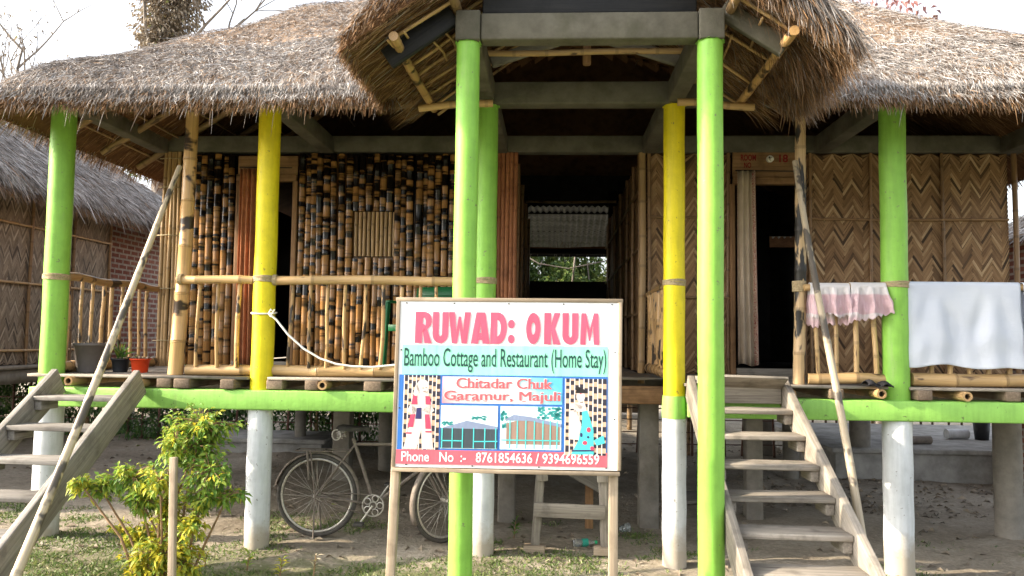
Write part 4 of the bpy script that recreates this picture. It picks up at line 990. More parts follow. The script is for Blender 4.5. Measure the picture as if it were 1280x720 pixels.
# ---------------------------------------------------------------- trestle bench under the house
t = thing('trestle_bench', (.15, 6.6, 0), 'rough timber trestle bench standing behind the sign, feet on wooden blocks', 'bench')
for x, xt, y in ((-.125, -.075, 6.45), (.43, .40, 6.45), (-.12, -.07, 7.0), (.33, .33, 7.05)):
    b = MB(); b.bar((x, y, .05), (xt, y+.02, .86), .07, .06, (0, 1, 0)); o = b.build('leg', M['brown' if (x == .33) else 'stairw'], t, bevel=.004)
    if y < 6.5: b = MB(); b.bar((xt-.005+.01, y-.042, .56), (xt, y-.040, .86), .085, .025, (0, 1, 0)); b.build('splice', M['stairw'], o, bevel=.003)
b = MB(); b.bar((-.14, 6.40, .335), (.425, 6.40, .325), .11, .028, (0, 1, 0)); b.build('cross_board', M['stairw'], t, bevel=.003)
b = MB(); b.bar((-.05, 6.75, .72), (.45, 6.95, .42), .03, .12, (0, 0, 1)); b.build('brace', M['wst'], t, bevel=.003)
b = MB(); b.bar((-.2, 6.7, .885), (.52, 6.7, .885), .62, .04, (0, 0, 1)); b.build('seat', M['stairw'], t, bevel=.004)
for x in (-.125, .43):
    b = MB(); b.bar((x-.09, 6.44, .02), (x+.08, 6.43, .02), .10, .06, (0, 0, 1)); b.build('foot_block', M['pale'], t, bevel=.006)
# ---------------------------------------------------------------- leaves
def leaves(b, C, D, N, L, W, tint, fold=.25):
    "pointed leaves: C base points, D directions, N facing, all (n,3)"
    n = len(C); D = D/np.linalg.norm(D, axis=1, keepdims=True)
    A = np.cross(D, N); A /= np.linalg.norm(A, axis=1, keepdims=True)+1e-9; Nn = np.cross(A, D)
    L = L[:, None]; W = W[:, None]; dn = np.array([[0, 0, -1.0]])
    mid = C+D*L*.45; tip = C+D*L+dn*L*.22
    V = np.stack([C, mid-A*W/2+Nn*W*fold, mid, mid+A*W/2+Nn*W*fold, tip], 1).reshape(-1, 3)
    i = np.arange(n)[:, None]*5
    b.add(V, tris=np.concatenate([i+np.array([[0, 2, 1]]), i+np.array([[0, 3, 2]]), i+np.array([[1, 2, 4]]), i+np.array([[2, 3, 4]])]), t=np.repeat(tint, 5))
def unit(n): v = RNG.normal(size=(n, 3)); return v/np.linalg.norm(v, axis=1, keepdims=True)
def clump(b, c, r, n, L, W, t, ts, droop=.5, shell=.55):
    "n leaves through an uneven ellipsoid"
    u = unit(n); rad = (shell+(1-shell)*RNG.random(n))**.8
    rad = rad*(1+.22*np.sin(u[:, 0]*5+c[0]*3)*np.cos(u[:, 2]*6+c[1]*2))
    P = np.array(c)+u*rad[:, None]*np.array(r)
    D = u*.7+RNG.normal(0, .5, (n, 3))+np.array([[0, 0, -droop]]); N = np.array([[0, 0, 1.0]])+RNG.normal(0, .5, (n, 3))
    leaves(b, P, D, N, RNG.uniform(.7, 1.25, n)*L, RNG.uniform(.7, 1.2, n)*W, np.clip(RNG.normal(t, ts, n), 0, 1))
M['leaf'] = leaf_mat('shrub leaf', [(0, (.05, .12, .025)), (.4, (.16, .31, .055)), (.62, (.34, .42, .06)), (.8, (.54, .50, .05)), (1, (.70, .55, .04))], .45)
M['hedge'] = leaf_mat('hedge leaf', [(0, (.025, .06, .02)), (.5, (.075, .16, .045)), (1, (.2, .3, .08))], .3)
M['dryleaf'] = leaf_mat('dry leaf', [(0, (.13, .105, .08)), (.5, (.30, .245, .18)), (.85, (.42, .35, .26)), (1, (.32, .36, .10))], .15)
M['redleaf'] = leaf_mat('reddish leaf', [(0, (.16, .07, .07)), (1, (.36, .17, .15))], .3)
M['midleaf'] = leaf_mat('tree leaf', [(0, (.03, .07, .015)), (.5, (.10, .17, .04)), (1, (.28, .32, .08))], .35)
M['bark'] = wood('grey bark', (.12, .10, .085), (.32, .28, .24))
M['stem'] = plain('brown stems', (.24, .15, .08), .8, .3, 40)
M['grass'] = leaf_mat('short grass', [(0, (.05, .09, .02)), (.55, (.12, .19, .045)), (.85, (.26, .27, .10)), (1, (.38, .33, .18))], .25)

# ---------------------------------------------------------------- things on the veranda
def potted(x, y, r, h, mat, label, plant, spikes=None):
    t = thing('potted_plant', (x, y, FL), label, 'potted plant')
    b = MB(); b.tube([(x, y, FL+.001), (x, y, FL+.01), (x, y, FL+h*.9), (x, y, FL+h*.9), (x, y, FL+h), (x, y, FL+h), (x, y, FL+h*.88), (x, y, FL+h*.86)], [r*.74, r*.76, r*.95, r*1.05, r*1.07, r*.95, r*.9, .002], 28)
    b.build('pot', mat, t, smooth=False)
    b = MB()
    if plant == 'spiky':
        n = 26; C = np.tile([[x, y, FL+h*.9]], (n, 1))+RNG.normal(0, .02, (n, 3))*[1, 1, 0]; D = RNG.normal(0, .35, (n, 3))*[1, 1, 0]+[0, 0, 1]
        leaves(b, C, D, RNG.normal(size=(n, 3)), RNG.uniform(.1, .24, n), RNG.uniform(.012, .02, n), np.clip(RNG.normal(.3, .2, n), 0, 1), .2)
    else:
        n = 60; C = np.tile([[x, y, FL+h*.9]], (n, 1))+RNG.normal(0, r*.4, (n, 3))*[1, 1, 0]; D = RNG.normal(0, .7, (n, 3))*[1, 1, 0]+[0, 0, .8]
        leaves(b, C, D, RNG.normal(size=(n, 3)), RNG.uniform(.04, .08, n), RNG.uniform(.008, .02, n), np.clip(RNG.normal(.4, .3, n), 0, 1), .2)
    b.build('foliage', M['leaf' if plant == 'spiky' else 'dryleaf'], t)
M['greypl'] = plain('grey plastic', (.115, .10, .095), .5, .1, 20); M['dkpl'] = plain('dark plastic', (.03, .032, .035), .5, .1, 20); M['redpl'] = plain('red plastic', (.62, .06, .015), .4, .08, 20)
a_ = at(116, 462, 6.55)
potted(a_.x-.0, 6.52, .142, .245, M['greypl'], 'large grey plastic plant pot on the left end of the veranda', 'low')
potted(-3.685, 6.62, .075, .115, M['dkpl'], 'dark pot with spiky leaves between the grey and the red pot', 'spiky')
potted(-3.475, 6.55, .08, .12, M['redpl'], 'small red plant pot on the left veranda boards', 'low')

def chair(x, y, rot):
    t = thing('plastic_chair', (0, 0, 0), 'green plastic armchair behind the railing, partly hidden by the sign', 'chair')
    def mb(f, name, bev=.006):
        b = MB(); f(b); o = b.build(name, M['greenpl'], t, bevel=bev); return o
    S_ = .44
    mb(lambda b: (b.bar((-.22, 0, S_), (.22, 0, S_-.02), .44, .025, (0, 0, 1)), b.bar((.225, -.2, S_-.03), (.225, .2, S_-.03), .03, .06, (0, 0, 1))), 'seat')
    def back(b):
        for yy in (-.2, .2): b.bar((-.21, yy*.92, S_), (-.31, yy*.97, .80), .045, .022, (1, 0, .3))
        b.bar((-.305, -.205, .765), (-.305, .205, .765), .022, .09, (-.28, 0, 1)); b.bar((-.225, -.2, .50), (-.225, .2, .50), .022, .06, (-.28, 0, 1))
        for k_ in range(5): b.bar((-.245-.014*k_+.004, -.19, .555+.042*k_), (-.245-.014*k_+.004, .19, .555+.042*k_), .02, .028, (-.28, 0, 1))
    mb(back, 'backrest')
    for yy in (-.235, .235):
        def arm(b):
            b.bar((-.25, yy*.96, .64), (.20, yy, .65), .05, .022, (0, 0, 1))
        mb(arm, 'armrest')
        mb(lambda b: b.bar((.25, yy*1.02, 0), (.20, yy, .645), .045, .05, (1, 0, 0)), 'leg'); mb(lambda b: b.bar((-.27, yy*.98, 0), (-.21, yy*.9, S_), .045, .045, (1, 0, 0)), 'leg')
    t.location = (x, y, FL); t.rotation_euler = (0, 0, rot)
M['greenpl'] = plain('green plastic', (.008, .11, .035), .35, .08, 10)
chair(-1.21, 7.22, math.radians(250))

# rope tied round the yellow post
b = MB(); P0 = Vector((-2.26, 6.2, 1.865)); pr = [P0]
for px, py in ((345, 399), (360, 418), (380, 436), (400, 448), (420, 455), (440, 458), (465, 459), (497, 456), (540, 448)): pr.append(at(px, py, 6.2))
b.tube(pr, .0085, 8)
b.tube([(-2.334+math.cos(a)*.096, 6.3+math.sin(a)*.096, 1.87+.01*math.sin(a)) for a in np.linspace(0, 6.283, 25)], .007, 6)
b.tube([P0, P0+Vector((.03, -.03, .03)), P0+Vector((.055, -.02, .0)), P0], .006, 6); b.tube([P0, P0+Vector((.03, -.03, -.03)), P0+Vector((.06, -.03, .03))], .005, 6)
M['wrope'] = plain('white nylon rope', (.72, .70, .64), .7, .1, 90, .3)
tag(b.build('rope', M['wrope'], None, smooth=True), 'white rope sagging from the yellow post towards the sign', 'rope')

# washing
def cloth(name, x0, x1, zr, front, back, mat, label, fold=.02, nf=3, scal=0, flare=.02, tilt=0, swag=.012, yc=6.26, r=.036, seed=0):
    b = MB(); nx = 60; prof = []
    nb, nt, nfz = 12, 8, 40
    for i in range(nb): prof.append(('b', 1-i/nb))
    for i in range(nt+1): prof.append(('t', i/nt))
    for i in range(1, nfz+1): prof.append(('f', i/nfz))
    V = []; G = []
    for i in range(nx+1):
        u = i/nx; x = x0+(x1-x0)*u
        e = scal*abs(math.sin(u*math.pi*9+seed)) if scal else 0
        fl_ = front+tilt*(u-.5)+.008*math.sin(u*9+seed)+e; bl = back+.01*math.sin(u*7)+e
        for kind_, q in prof:
            if kind_ == 't': th = math.pi*(1-q); y = yc-math.cos(math.pi-th)*r*-1 if False else yc+math.cos(math.pi*q)*r; z = zr+math.sin(math.pi*q)*r; s_ = 0; xx = x
            else:
                L_ = fl_ if kind_ == 'f' else bl; s_ = q*L_
                fo = fold*min(1, q*1.6+.1)*(math.sin(u*nf*2*math.pi+seed+.9*math.sin(q*2))+.5*math.sin(u*nf*4.6*math.pi+seed*2))
                fo += .006*math.sin(q*14+u*3)*q + swag*math.sin(q*7-2.5*(1+math.cos(4*math.pi*u))+seed)*math.sin(math.pi*min(1, q*1.15))*math.sin(math.pi*u)**.5
                y = yc-(r+.012*q)+fo if kind_ == 'f' else yc+r+fo*.6; z = zr-s_; xx = x+(u-.5)*flare*q*2+.004*math.sin(q*8+u*9)
                if kind_ == 'f': y = min(y, yc-r*.55)
                z -= .02*math.sin(u*math.pi*2+seed)**2*q
            V.append((xx, y, z)); G.append((u, s_, 1 if kind_ == 'b' else 0))
    n = len(prof); q = [(i*n+j, (i+1)*n+j, (i+1)*n+j+1, i*n+j+1) for i in range(nx) for j in range(n-1)]
    b.add(V, quads=q, g=G); o = b.build(name, mat, None, smooth=True); md = o.modifiers.new('thick', 'SOLIDIFY'); md.thickness = .003; md.offset = 0
    return tag(o, label, 'washing', None)
def clothmat(name, f):
    k = NT(name); g = k.attr('gr').outputs['Vector']; c = f(k, g)
    wv = k.noise(k.scaled(k.pos(), (300, 300, 500)), 1, 2); k.bump(k.math('ADD', k.math('MULTIPLY', wv, .3), k.noise(k.scaled(k.pos(), (5, 5, 40)), 1, 3)), .3, .01)
    k.fin(c, .9, .1); tr = k.n('ShaderNodeBsdfTranslucent'); k.l(c, tr.inputs[0]); mx = k.n('ShaderNodeMixShader', {0: .25}); k.l(k.b.outputs[0], mx.inputs[1]); k.l(tr.outputs[0], mx.inputs[2]); k.l(mx.outputs[0], k.out.inputs[0]); return k.m
M['sheet'] = clothmat('pale blue white cotton', lambda k, g: k.ramp(k.noise(k.pos(), 3, 3), [(.3, (.66, .70, .80)), (.7, (.74, .77, .84))]))
M['pink'] = clothmat('pink cotton with white top', lambda k, g: k.mix(k.ramp(k.n('ShaderNodeSeparateXYZ', {0: g}).outputs[1], [(.05, (0, 0, 0)), (.062, (1, 1, 1)), (.195, (1, 1, 1)), (.2, (.25, .25, .25)), (.215, (.25, .25, .25)), (.25, (1, 1, 1))]), (.78, .74, .75), (.74, .54, .58)))
cloth('bed_sheet', 2.715, 3.56, 2.135, .61, .5, M['sheet'], 'large pale blue white sheet hanging over the right railing', .016, 2, 0, .03, .02, yc=6.265, r=.032, seed=1.2)
cloth('bed_sheet', 3.585, 4.25, 2.135, .55, .5, M['sheet'], 'blue white sheet at the very right edge, beside the large sheet', .02, 2, 0, .0, .0, yc=6.265, r=.032, seed=2)
cloth('pink_cloth', 1.985, 2.285, 2.118, .20, .27, M['pink'], 'pink cloth with scalloped hem, the one nearer the sooty upright', .026, 2.6, .022, .01, -.0, yc=6.265, r=.033, seed=.4)
cloth('pink_cloth', 2.292, 2.56, 2.122, .22, .2, M['pink'], 'pink scalloped cloth hanging beside the green post', .034, 2.3, .022, .04, -.09, yc=6.262, r=.034, seed=2.2)

# curtains
def curtain(x0, x1, y, z0, z1, nf, mat, label):
    b = MB(); nx, nz = 90, 16; V = []; G = []
    for i in range(nx+1):
        u = i/nx
        for j in range(nz+1):
            q = j/nz; sp_ = 1+.12*q; x = x0+(x1-x0)*(u*sp_)
            V.append((x, y+.028*math.sin(u*nf*2*math.pi+.3*math.sin(q*4))*(.7+.3*q)+.012*math.sin(u*nf*4.1), z1-(z1-z0)*q+.012*math.sin(u*7)*(q == 1))); G.append((u, q*2, 0))
    n = nz+1; b.add(V, quads=[(i*n+j, i*n+j+1, (i+1)*n+j+1, (i+1)*n+j) for i in range(nx) for j in range(nz)], g=G)
    o = b.build('curtain', mat, None, smooth=True); md = o.modifiers.new('thick', 'SOLIDIFY'); md.thickness = .003
    return tag(o, label, 'curtain')
k = NT('cream curtain with red trim'); g = k.attr('gr').outputs['Vector']; sx = k.n('ShaderNodeSeparateXYZ', {0: g})
trim = k.noise(k.scaled(g, (60, 70, 1)), 1, 2)
msk = k.math('MULTIPLY', k.ramp(trim, [(.5, (0, 0, 0)), (.54, (1, 1, 1))]), k.ramp(sx.outputs[0], [(.0, (.7, .7, .7)), (.08, (0, 0, 0)), (.78, (0, 0, 0)), (.82, (1, 1, 1))]))
M['curtc'] = k.fin(k.mix(msk, k.ramp(k.noise(k.pos(), 6, 3), [(.3, (.46, .37, .28)), (.7, (.58, .48, .37))]), (.28, .05, .05)), .9, .1)
curtain(1.81, 1.985, WY-.13, 1.46, z_op+.12, 3, M['curtc'], 'cream curtain with dark red trim gathered at the left of the numbered door')
curtain(xB+.07, at(322, 300, WY-.1).x, WY-.12, FL+.03, at(300, 214, WY).z, 4, M['curtainb'], 'rust coloured curtain gathered in the left doorway behind the yellow post')
for x0, x1, z, y in ((1.79, 2.42, z_op+.125, WY-.13), (xB+.06, xC-.04, at(300, 212, WY).z, WY-.12)):
    b = MB(); b.tube([(x0, y, z), (x1, y, z-.006)], .006, 8); b.build('curtain_rod', M['black'], cot)
# small things on the boards
b = MB(); b.add([(1.32, 6.24, FL+.004), (1.45, 6.24, FL+.004), (1.44, 6.34, FL+.006), (1.33, 6.34, FL+.006), (1.325, 6.245, FL+.03), (1.445, 6.245, FL+.028), (1.435, 6.335, FL+.03), (1.335, 6.335, FL+.03)],
                quads=[(3, 2, 1, 0), (4, 5, 6, 7), (0, 1, 5, 4), (1, 2, 6, 5), (2, 3, 7, 6), (3, 0, 4, 7)])
tag(b.build('flat_dish', M['greenpl'], None, bevel=.006), 'flat green plastic dish on the boards at the head of the right stairs', 'dish')
M['blackcl'] = plain('black cloth', (.012, .012, .016), .85, .2, 30)
b = MB(); nx = 22; V = []
for i in range(nx+1):
    for j in range(9):
        u, v = i/nx, j/8; V.append((2.37+.19*u+.01*math.sin(v*5), 6.17-.05+.12*v, FL+.012+.035*abs(math.sin(u*5+v*2.2))*math.sin(math.pi*min(1, max(0, v)))*(1-u*.5)+.012*math.sin(u*11)))
b.add(V, quads=[(i*9+j, (i+1)*9+j, (i+1)*9+j+1, i*9+j+1) for i in range(nx) for j in range(8)])
o = tag(b.build('black_cloth', M['blackcl'], None, smooth=True), 'small crumpled black cloth at the deck edge under the pink cloths', 'cloth'); md = o.modifiers.new('thick', 'SOLIDIFY'); md.thickness = .004

# ---------------------------------------------------------------- bush in front, stake, small plants
bush = thing('leafy_bush', (-2.45, 4.95, float(gz(-2.45, 4.95))), 'bright green and yellow leafy bush growing in front of the left stairs', 'bush')
BL = [(252, 530, 52, 26, .42), (243, 560, 46, 32, .38), (262, 590, 34, 26, .38), (218, 555, 24, 26, .52), (165, 596, 48, 22, .45), (125, 610, 34, 16, .5), (100, 604, 18, 12, .6), (285, 620, 26, 13, .40), (255, 625, 30, 18, .44), (175, 625, 34, 22, .42), (210, 635, 30, 30, .62), (170, 668, 36, 24, .64), (205, 690, 50, 26, .66), (235, 655, 22, 26, .62), (175, 710, 40, 26, .64), (230, 705, 28, 22, .66), (200, 600, 24, 20, .55)]
st_ = MB(); lf = MB(); root = Vector((-2.42, 4.95, float(gz(-2.42, 4.95))-.02))
for px, py, rx, ry, t in BL:
    Y = 4.95+random.uniform(-.14, .16); c = at(px, py, Y); sc = Y/FPX
    r0 = root+Vector((random.uniform(-.12, .12), random.uniform(-.08, .08), 0)); mid = (r0+c)/2+Vector((random.uniform(-.05, .05), 0, .05))
    st_.tube([r0, mid, c, c+Vector((random.uniform(-.05, .05), 0, ry*sc*.6))], [.011, .008, .005, .003], 6)
    n = int(24+rx*ry*.42); r3_ = np.array([rx*sc, min(rx, ry)*sc*.9+.03, ry*sc])
    for s in range(max(3, n//14)):                       # twigs bearing leaf sprays
        u = unit(1)[0]; e = np.array(c)+u*r3_*RNG.uniform(.55, 1.05); st_.tube([c, (Vector(e)+c)/2+Vector((0, 0, .015)), e], [.004, .003, .0015], 5)
        m = 17; w_ = RNG.random(m)**.6; P = np.array(c)+(e-np.array(c))*w_[:, None]+RNG.normal(0, .012, (m, 3))
        D = (e-np.array(c))[None]*2.5+RNG.normal(0, .35, (m, 3))*[1, 1, .7]+[[0, 0, -.12]]
        leaves(lf, P, D, np.array([[0, -.25, 1]])+RNG.normal(0, .35, (m, 3)), RNG.uniform(.034, .062, m), RNG.uniform(.015, .025, m), np.clip(RNG.normal(t+.08, .14, m), 0, 1))
for i in range(5):      # a few bright yellow leaves and a flower bud at the top
    c = at(*[(258, 524), (246, 536), (268, 600), (250, 632), (236, 662)][i], 4.85); m = 4
    leaves(lf, np.tile(np.array(c), (m, 1))+RNG.normal(0, .012, (m, 3)), unit(m)+[[0, 0, .3]], unit(m)+[[0, 0, 1]], RNG.uniform(.04, .06, m), RNG.uniform(.015, .022, m), np.full(m, .96))
st_.build('stems', M['stem'], bush, smooth=True); lf.build('foliage', M['leaf'], bush)
b = MB(); b.bar((-2.20, 4.62, -.02), (-2.262, 4.70, .955), .040, .036, (0, 1, 0)); 
tag(b.build('wooden_stake', M['pale'], None, bevel=.005), 'plain wooden stake standing in the leafy bush', 'stake')
def smallplant(px, py, h, n, t, label, mat='leaf', name='small_plant', Lf=(.05, .1)):
    z = 0; d = _f+CR*((px-640)/FPX)+CU*((360-py)/FPX); p = Vector((0, 0, CAMH))+d*(-CAMH/d.z); p.z = float(gz(p.x, p.y))
    o = thing(name, p, label, 'plant'); b = MB(); b.tube([p-Vector((0, 0, .03)), p+Vector((.01, 0, h*.5)), p+Vector((.015, .01, h))], [.006, .005, .003], 6); b.build('stem', M['stem'], o, smooth=True)
    b = MB(); q = RNG.random(n); C = np.array(p)+np.stack([.015*q, .01*q, h*(.15+.85*q)], 1); D = unit(n)*[1, 1, .4]+[[0, 0, .45]]
    leaves(b, C, D, unit(n)*.4+[[0, 0, 1]], RNG.uniform(*Lf, n), RNG.uniform(.012, .022, n), np.clip(RNG.normal(t, .12, n), 0, 1)); b.build('foliage', M[mat], o); return o
smallplant(349, 722, .13, 22, .78, 'yellowing seedling with narrow leaves in the grass right of the bush')
smallplant(391, 722, .16, 14, .85, 'thin dry yellow seedling in the grass farthest right of the bush', 'dryleaf')
smallplant(308, 716, .12, 18, .6, 'pale green seedling in the grass right beside the bush')
smallplant(642, 672, .14, 26, .25, 'green weed on the bare soil under the sign', Lf=(.06, .11))
smallplant(255, 712, .10, 16, .7, 'short yellowish seedling at the foot of the bush')

# grass and litter ---------------------------------------------------------
def grass():
    n = 130000; x = RNG.uniform(-5.5, 4.2, n); y = RNG.uniform(3.7, 8.2, n)
    pat = np.sin(x*2.1+1.3*np.sin(y*1.7))*np.cos(y*2.6+.8*np.sin(x*1.9))+.55*np.sin(x*5.3-y*3.9)*np.sin(y*6.1+x*2.2)+.3*np.sin(x*13+y*4)*np.sin(y*15-x*6)
    lim = np.interp(y, [3.7, 5.2, 6.0, 6.6, 8.2], [-.9, -.35, .30, .95, 1.45])
    lim = lim - .5 + np.where((x < -2.2), -.45, 0) + np.where(x > .9, .45, 0)+RNG.normal(0, .18, n)
    k = pat > lim; x, y = x[k], y[k]; n = len(x)
    P = np.stack([x, y, gz(x, y)-.004], 1); D = RNG.normal(0, .75, (n, 3))*[1, 1, 0]+[0, 0, .75]; D /= np.linalg.norm(D, axis=1, keepdims=True)
    b = MB(); L = RNG.uniform(.018, .055, n)[:, None]; A = np.cross(D, unit(n)); A /= np.linalg.norm(A, axis=1, keepdims=True); W = RNG.uniform(.002, .005, n)[:, None]
    M1 = P+D*L*.6; T = P+D*L+np.array([[0, 0, -1]])*L*.25
    V = np.stack([P-A*W, P+A*W, M1+A*W*.8, M1-A*W*.8, T], 1).reshape(-1, 3); i = np.arange(n)[:, None]*5
    b.add(V, quads=i+np.array([[0, 1, 2, 3]]), tris=i+np.array([[3, 2, 4]]), t=np.repeat(np.clip(RNG.normal(.48, .22, n), 0, 1), 5))
    kind(b.build('grass', M['grass'], None, origin=(0, 0, 0)), 'stuff')
grass()
def litter():
    b = MB()
    for (n, x0, x1, y0, y1) in ((700, 2.2, 7, 8.5, 10.6), (500, -1, 5, 10.5, 14), (500, -7, 0, 9, 14), (260, -4, 4, 6, 8.6)):
        x, y = RNG.uniform(x0, x1, n), RNG.uniform(y0, y1, n)
        C = np.stack([x, y, gz(x, y)+.006], 1); D = RNG.normal(size=(n, 3))*[1, 1, .15]
        leaves(b, C, D, np.array([[0, 0, 1]])+RNG.normal(0, .4, (n, 3)), RNG.uniform(.05, .12, n), RNG.uniform(.025, .055, n), np.clip(RNG.normal(.35, .22, n), 0, 1), .35)
    kind(b.build('leaf_litter', M['dryleaf'], None, origin=(0, 0, 0)), 'stuff')
litter()
M['clod'] = plain('soil clods', (.30, .26, .21), .95, .25, 30)
def clods():
    n = 900; x, y = RNG.uniform(-5, 5, n), RNG.uniform(4.3, 11, n); b = MB()
    for i in range(n):
        r = random.uniform(.006, .02); z = float(gz(x[i], y[i])); p = [(x[i]+r*random.uniform(.7, 1.2)*math.cos(a), y[i]+r*random.uniform(.7, 1.2)*math.sin(a), z-.003) for a in (0, 1.26, 2.5, 3.8, 5)]
        b.add(p+[(x[i], y[i], z+r*.8)], tris=[(j, (j+1) % 5, 5) for j in range(5)])
    kind(b.build('soil_clods', M['clod'], None, origin=(0, 0, 0)), 'stuff')
clods()
def mound(): pass

# bottles
M['clear'] = NT('clear plastic'); k = M['clear']; k.b.inputs['Transmission Weight'].default_value = .9; M['clear'] = k.fin((.9, .95, .95), .12, .5)
M['label'] = plain('green paper label', (.03, .30, .22), .5, .15, 60); M['cap'] = plain('green bottle cap', (.03, .38, .16), .4)
bt = thing('plastic_bottle', (.2, 6.66, .02), 'crushed clear bottle with green label lying on the soil behind the sign', 'bottle')
zb_ = float(gz(.28, 6.68))+.034; bx = lambda s_: (.185+s_*.95, 6.66+s_*.2, zb_)
b = MB(); b.tube([bx(0), bx(.004), bx(.03), bx(.06), bx(.10), bx(.13), bx(.165), bx(.175), bx(.19)], [.015, .03, .033, .030, .033, .032, .015, .013, .013], 16); b.build('body', M['clear'], bt, smooth=True)
b = MB(); b.tube([bx(.075), bx(.125)], [.0335, .0342], 16, cap=False); b.build('label', M['label'], bt, smooth=True)
b = MB(); b.tube([bx(.186), bx(.205)], .0155, 14); b.build('cap', M['cap'], bt, smooth=True)
b = MB(); b.tube([(.63, 7.28, gz(.63, 7.28)+.03), (.66, 7.3, gz(.63, 7.28)+.035), (.70, 7.32, gz(.63, 7.28)+.04)], [.03, .035, .042], 14, cap=False)
o = tag(b.build('plastic_cup', M['clear'], None, smooth=True), 'clear plastic cup lying on the soil behind the right sign leg', 'cup'); md = o.modifiers.new('thick', 'SOLIDIFY'); md.thickness = .002
# ---------------------------------------------------------------- behind and beside
def platform(lo, hi, label):
    t = thing('concrete_platform', ((lo[0]+hi[0])/2, (lo[1]+hi[1])/2, lo[2]), label, 'platform')
    b = MB(); b.box(lo, (hi[0], hi[1], hi[2]-.065)); b.build('base', M['slab'], t, bevel=.015)
    b = MB(); b.box((lo[0]-.06, lo[1]-.06, hi[2]-.062), (hi[0]+.06, hi[1]+.06, hi[2])); b.build('top_slab', M['slab'], t, bevel=.012)
platform((3.72, 10.75, -.2), (8.5, 13.9, .31), 'wide low concrete platform behind the right stilts')
platform((-5.0, 11.0, -.15), (-3.2, 11.9, .25), 'small pale concrete platform under the left rooms')
b = MB(); b.tube([(5.7, 11.9, .385), (6.02, 11.95, .385)], .07, 16); tag(b.build('pipe_piece', M['white'], None, smooth=True), 'short white pipe lying on the concrete platform', 'pipe')
b = MB(); b.tube([(6.2, 11.9, .312), (6.2, 11.9, .315), (6.2, 11.9, .56), (6.2, 11.9, .56), (6.2, 11.9, .34)], [.05, .09, .115, .105, .08], 20); tag(b.build('bucket', M['dkpl'], None), 'dark bucket standing on the concrete platform', 'bucket')
b = MB(); b.tube([(4.55, 11.2, .365), (5.2, 11.3, .365)], .055, 12); tag(b.build('log', M['bark'], None, smooth=True), 'dark log lying on the concrete platform', 'log')
b = MB(); b.bar((1.0, 8.6, -.0), (1.75, 8.9, -.005), .5, .03, (0, 0, 1)); tag(b.build('loose_board', M['stairw'], None, bevel=.004), 'grey loose board lying on the soil under the cottage', 'board')
M['fence'] = bamboo_mat('red brown fence slats', (.10, .05, .035), (.2, .11, .08), (.04, .025, .02), .6, .7)
def fence(x0, x1, y, h, label, dx=.24, dz=.19):
    t = thing('lattice_fence', ((x0+x1)/2, y, 0), label, 'fence')
    b = MB(); x = x0
    while x < x1:
        b.bar((x, y, -.1), (x+random.uniform(-.07, .07), y+.02, h+random.uniform(-.08, .1)), .035, .014, (0, 1, 0)); x += dx*random.uniform(.7, 1.3)
    for i in range(int(h/dz)+1): b.bar((x0, y+.03, .08+i*dz), (x1, y+.03, .08+i*dz+random.uniform(-.06, .06)), .03, .014, (0, 0, 1))
    b.build('slats', M['fence'], t)
    for i in range(int((x1-x0)/1.8)+1):
        b = MB(); b.bamboo((x0+i*1.8, y+.06, -.2), (x0+i*1.8, y+.06, h+.12), .03); b.build('fence_post', M['underb'], t)
fence(-9, -.1, 12.0, 1.05, 'low lattice fence of thin slats in front of the dark hedge on the left', .34, .3)
fence(.3, 3.6, 12.4, 1.05, 'red brown lattice fence left of the concrete platform')
fence(3.75, 9, 14.1, 1.25, 'red brown lattice fence behind the concrete platform')
hb_ = MB()
for x in np.arange(-9, -.2, .36):
    for z in (.25, .6, .92): clump(hb_, (x+random.uniform(-.15, .15), 12.30+random.uniform(-.2, .3), z+random.uniform(-.1, .1)), (.36, .34, .26), 260, .085, .036, .5, .22)
tag(hb_.build('hedge', M['hedge'], None), 'dark green hedge behind the left lattice fence', 'hedge')
def shrub(x, y, r, h, n, mat, label, t=.5, L=.14, name='shrub'):
    o = thing(name, (x, y, 0), label, 'shrub'); b = MB()
    for i in range(4): b.tube([(x, y, -.05), (x+random.uniform(-.2, .2)*r, y, h*.4), (x+random.uniform(-.7, .7)*r, y+random.uniform(-.4, .4)*r, h*.85)], [.04, .03, .012], 7)
    b.build('stem', M['bark'], o); b = MB()
    for i in range(9): clump(b, (x+random.uniform(-.75, .75)*r, y+random.uniform(-.6, .6)*r, h*random.uniform(.25, .95)), (r*.45, r*.4, h*.18), n//9, L, L*.42, t+random.uniform(-.15, .15), .2)
    b.build('foliage', M[mat], o); return o
shrub(-.75, 17.2, 1.3, 4.0, 11000, 'midleaf', 'sunlit green shrub seen through the passage, on its left')
shrub(.95, 17.8, 1.2, 4.0, 6000, 'midleaf', 'loose sunlit shrub seen through the passage, on its right', .62)
shrub(3.2, 17.2, 1.3, 1.9, 1800, 'hedge', 'low dark shrub behind the fence right of the passage', .5)
shrub(6.8, 18, 1.5, 2.2, 1800, 'hedge', 'broad dark shrub behind the concrete platform', .5)
shrub(-10.2, 18.5, 1.3, 5.9, 3000, 'midleaf', 'tall green shrub rising beyond the roof of the left hut', .55, .18)
shrub(-8.9, 17.6, .9, 5.1, 1600, 'dryleaf', 'orange brown dry shrub beyond the far end of the left hut', .75, .16)
shrub(-2.0, 17.6, 1.1, 3.9, 4000, 'midleaf', 'green shrub behind the lean-to, left of the passage view', .45)
shrub(.25, 18.2, 1.0, 4.1, 7000, 'midleaf', 'pale green shrub in the middle of the view through the passage', .58)
